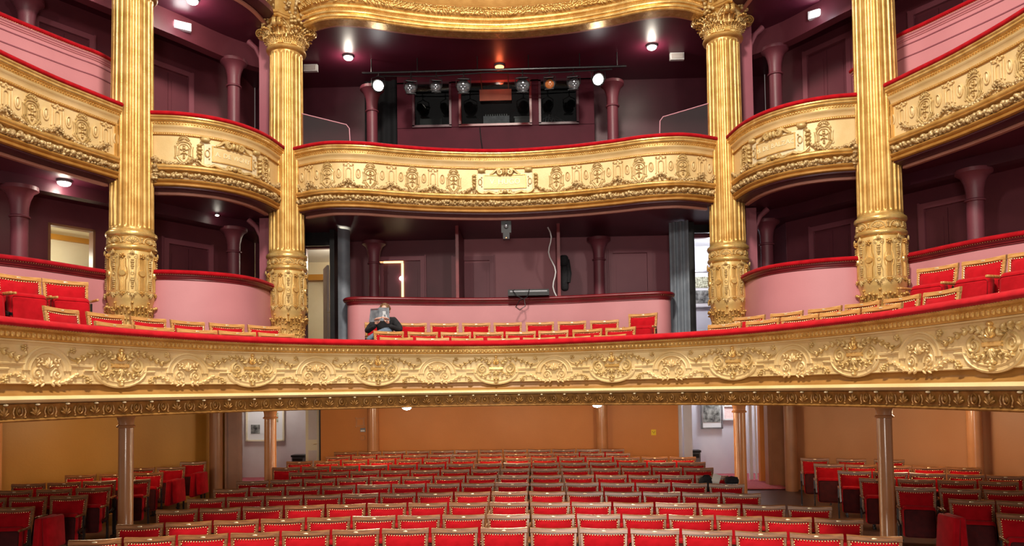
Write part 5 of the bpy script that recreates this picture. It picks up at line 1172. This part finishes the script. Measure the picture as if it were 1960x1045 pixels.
# the reader's seat is folded down
md = MB().rbox((0, -.26, .40), (.400, .42, .115), .045); tmp = md.obj('seat', VELVET, None, 60)
for ch in back_row[0].children:
    if ch.name.startswith('seat_under'): ch.data = MB().rbox((0, -.26, .335), (.375, .40, .016), .006).obj('seat_underside', MAROON, None, 60).data
    elif ch.name.startswith('seat'): ch.data = tmp.data
bpy.data.objects.remove(tmp)
for o in [o for o in bpy.data.objects if o.name.startswith('seat_underside') and o.parent is None]: bpy.data.objects.remove(o)

# bag and paper left on the stalls seats
r = thing('black_bag', 'small black bag left on a right-hand stalls seat', 'bag', (3.10, 11.25, .8)); MB().rbox((3.10, 11.27, .93), (.22, .14, .24), .09).obj('body', BLKT, r, 60); MB().tube([(3.04, 11.25, 1.03), (3.07, 11.24, 1.06), (3.14, 11.24, 1.06), (3.17, 11.25, 1.03)], .010, 6).obj('handle', BLACK, r)
tag(MB().box((3.24, 11.22, 1.0), (.12, .008, .16), Matrix.Rotation(.3, 3, 'Y')).obj('paper_sheet', PAPER), 'white paper sheet standing beside the black bag', 'paper')
tag(MB().rbox((3.47, 11.20, .98), (.20, .12, .10), .04).tube([(3.38, 11.2, 1.02), (3.47, 11.2, 1.04), (3.56, 11.2, 1.02)], .014, 6).obj('black_hat', BLKT), 'black knitted hat on the end seat right of the paper', 'hat')

# ------------------------------------------------------------------ the reader in the balcony
def skin_body(name, verts, edges, radii, mat, parent, sub=2):
    me = bpy.data.meshes.new(name); me.from_pydata([tuple(Vector(v) - ORG.get(parent.name, Vector())) for v in verts], edges, []); me.materials.append(mat)
    o = bpy.data.objects.new(name, me); COL.objects.link(o); o.parent = parent
    o.modifiers.new('skin', 'SKIN'); 
    sv = me.skin_vertices[0].data if me.skin_vertices else None
    if sv is None: bpy.context.view_layer.update(); sv = me.skin_vertices[0].data
    for i, r in enumerate(radii): sv[i].radius = (r, r) if not isinstance(r, tuple) else r; sv[i].use_root = (i == 0)
    s = o.modifiers.new('sub', 'SUBSURF'); s.levels = sub; s.render_levels = sub
    dg = bpy.context.evaluated_depsgraph_get(); dg.update(); ev = o.evaluated_get(dg); m2 = bpy.data.meshes.new_from_object(ev); o.modifiers.clear(); o.data = m2
    m2.polygons.foreach_set('use_smooth', [True] * len(m2.polygons)); ORG[o.name] = ORG.get(parent.name, Vector()); return o
PX, PY, PZ = -1.93, 11.98, 3.215      # hips
per = thing('person', 'person in black jumper and blue jeans reading a book in the balcony', 'person', (PX, PY, 2.70))
def V(a, b, c): return (PX + a, PY + b, PZ + (c * .84 if c > 0 else c))
# jumper: pelvis, spine, shoulders, both arms to the wrists
vs = [V(0, 0, .0), V(0, .02, .14), V(0, .0, .28), V(0, -.04, .40), V(0, -.05, .475), V(-.15, -.04, .42), V(-.24, -.12, .27), V(-.25, -.24, .20), V(-.07, -.42, .28), V(.15, -.04, .42), V(.26, -.12, .27), V(.28, -.24, .20), V(.15, -.42, .28)]
skin_body('jumper', vs, [(0, 1), (1, 2), (2, 3), (3, 4), (3, 5), (5, 6), (6, 7), (7, 8), (3, 9), (9, 10), (10, 11), (11, 12)], [(.15, .12), (.14, .11), (.15, .11), (.11, .09), .055, .068, .056, .050, .036, .068, .056, .050, .036], BLKT, per)
# jeans, one leg down, the other crossed with the ankle over the knee
vs = [V(0, 0, .0), V(-.09, -.06, -.0), V(-.13, -.44, .05), V(-.14, -.46, -.34), V(.09, -.06, .0), V(.13, -.38, .20), V(-.06, -.48, .10), V(-.20, -.48, .0)]
skin_body('jeans', vs, [(0, 1), (1, 2), (2, 3), (0, 4), (4, 5), (5, 6), (6, 7)], [.14, .095, .068, .052, .095, .072, .055, .045], DENIM, per)
for (a, b, c, n) in ((-.14, -.52, -.40, 0), (-.27, -.50, -.02, 1)):
    MB().blob(lambda u, v, w: Vector(V(a + u, b + w, c + v)), (0, 0, 0), (.045 if n == 0 else .10, .040, .11 if n == 0 else .05), 12, 8).obj('shoe', BLACK if n == 0 else surf('brown_shoe', (.16, .08, .03)), per, 180)
# head with neck, face, ears, hair
H = Vector(V(.015, -.10, .60)); R = Matrix.Rotation(.28, 3, 'X')
hd = MB(); n, mm = 20, 16
for i in range(mm + 1):
    t = pi * i / mm; zz = -cos(t); rr = sin(t)
    for j in range(n):
        a = 2 * pi * j / n; x = .074 * rr * cos(a); y = .092 * rr * sin(a); z = .115 * zz
        if z < -.02: x *= 1 - .25 * (-z - .02) / .095; y = y * (1 - .18 * (-z - .02) / .095) - .006
        if sin(a) < -.86 and -.035 < z < .02: y -= .020 * (1 - abs(z + .012) / .035)
        if sin(a) < -.6 and .01 < z < .035 and .25 < abs(cos(a)) < .6: y += .008
        if sin(a) < -.8 and -.065 < z < -.045: y -= .004
        hd.v.append(H + R @ Vector((x, y, z)))
hd.f = [(i * n + j, i * n + (j + 1) % n, (i + 1) * n + (j + 1) % n, (i + 1) * n + j) for i in range(mm) for j in range(n)]
hd.tube([V(0, -.055, .44), V(.008, -.075, .53)], [.048, .046], 12); hdo = hd.obj('head', SKIN, per, 180)
for g in (-1, 1):
    MB().blob(lambda u, v, w: H + R @ Vector((g * .076 + u, .005 + w, .0 + v)), (0, 0, 0), (.010, .030, .018), 8, 6).obj('ear', SKIN, hdo, 180)
    MB().blob(lambda u, v, w: H + R @ Vector((g * .028 + u, -.083 + w, .018 + v)), (0, 0, 0), (.012, .007, .006), 8, 6).obj('eye', BLACK, hdo, 180)
MB().blob(lambda u, v, w: H + R @ Vector((u, -.090 + w, -.050 + v)), (0, 0, 0), (.022, .006, .006), 8, 6).obj('mouth', BOOKR, hdo, 180)
hm = MB()
for i in range(90):
    a = random.uniform(-pi * .05, pi * 1.05); t = random.uniform(.05, 1.35); c = Vector((.078 * sin(t) * cos(a), .095 * sin(t) * sin(a) + .004, .112 * cos(t) + .004)); 
    hm.blob(lambda u, v, w: H + R @ (c + Vector((u, w, v))), (0, 0, 0), (.026, .022, .024), 6, 4)
hm.blob(lambda u, v, w: H + R @ Vector((u, .018 + w, .02 + v)), (0, 0, 0), (.086, .110, .094), 14, 10); hm.obj('hair', HAIR, per, 180)
# hands: palm and five fingers each, gripping the book's lower edge
BKC = Vector(V(.0, -.40, .44))
for g, hx in ((-1, -.055), (1, .165)):
    W_ = Vector(V(-.055, -.455, .300)) if g < 0 else Vector(V(.14, -.455, .31)); up_ = Vector((.12 * -g, -.02, .10)).normalized()
    vs = [W_, W_ + Vector((-g * .012, -.02, .055))]; ed = [(0, 1)]; rd = [(.026, .018), (.036, .016)]
    base = vs[1]
    hand = skin_body('hand', vs, ed, rd, SKIN, per, 2)
    for k in range(4):
        o = Vector((-g * (.026 - .018 * k) * -1 * -1, -.028, .03)); b0 = base + Vector((g * (-.028 + .019 * k), -.012, .010)); L = (.060, .068, .064, .050)[k]
        pts = [b0, b0 + Vector((-g * L * .35, -.030, L * .35)), b0 + Vector((-g * L * .75, -.034, L * .55)), b0 + Vector((-g * L * 1.05, -.026, L * .62))]
        m = MB().tube(pts, [.0095, .009, .008, .0062], 8); m.obj('finger', SKIN, hand, 180)
    b0 = W_ + Vector((-g * .022, .0, .02)); MB().tube([b0, b0 + Vector((-g * .030, .006, .028)), b0 + Vector((-g * .045, .010, .055))], [.0115, .010, .0075], 8).obj('thumb', SKIN, hand, 180)
# open book, a thing of its own
bk = thing('open_book', 'open grey book held up in front of the reader face', 'book', tuple(Vector(V(-.02, -.44, .40)))); ORG[bk.name] = Vector(V(-.02, -.44, .40)); C = Vector(V(-.015, -.425, .50))
for g, nm in ((-1, 'back_cover'), (1, 'front_cover')):
    Rb = Matrix.Rotation(g * .42, 3, 'Z') @ Matrix.Rotation(-.22, 3, 'X'); c = C + Vector((g * .082, .018, .0 if g > 0 else -.012)); cov = MB().box(c, (.165, .004, .225), Rb).obj(nm, PAPERG, bk); MB().box(c + Rb @ Vector((0, .010, 0)), (.155, .014, .215), Rb).obj('page_block', PAPER, bk)
    if g < 0: MB().box(c + Rb @ Vector((0, -.003, .095)), (.12, .003, .014), Rb).obj('title_band', BOOKR, cov)
    else:
        m = MB()
        for (a, b, d, e) in ((.0, .02, .05, .06), (-.02, -.05, .03, .07), (.03, -.03, .02, .05)): m.box(c + Rb @ Vector((a, -.003, b)), (d, .003, e), Rb)
        m.obj('cover_picture', surf('pale_grey_print', (.35, .37, .40), (.5, .52, .54), 30), cov)
MB().box(C + Vector((0, .0, 0)), (.02, .010, .225), Matrix.Rotation(-.22, 3, 'X')).obj('spine', PAPERG, bk)
bpy.context.view_layer.update()
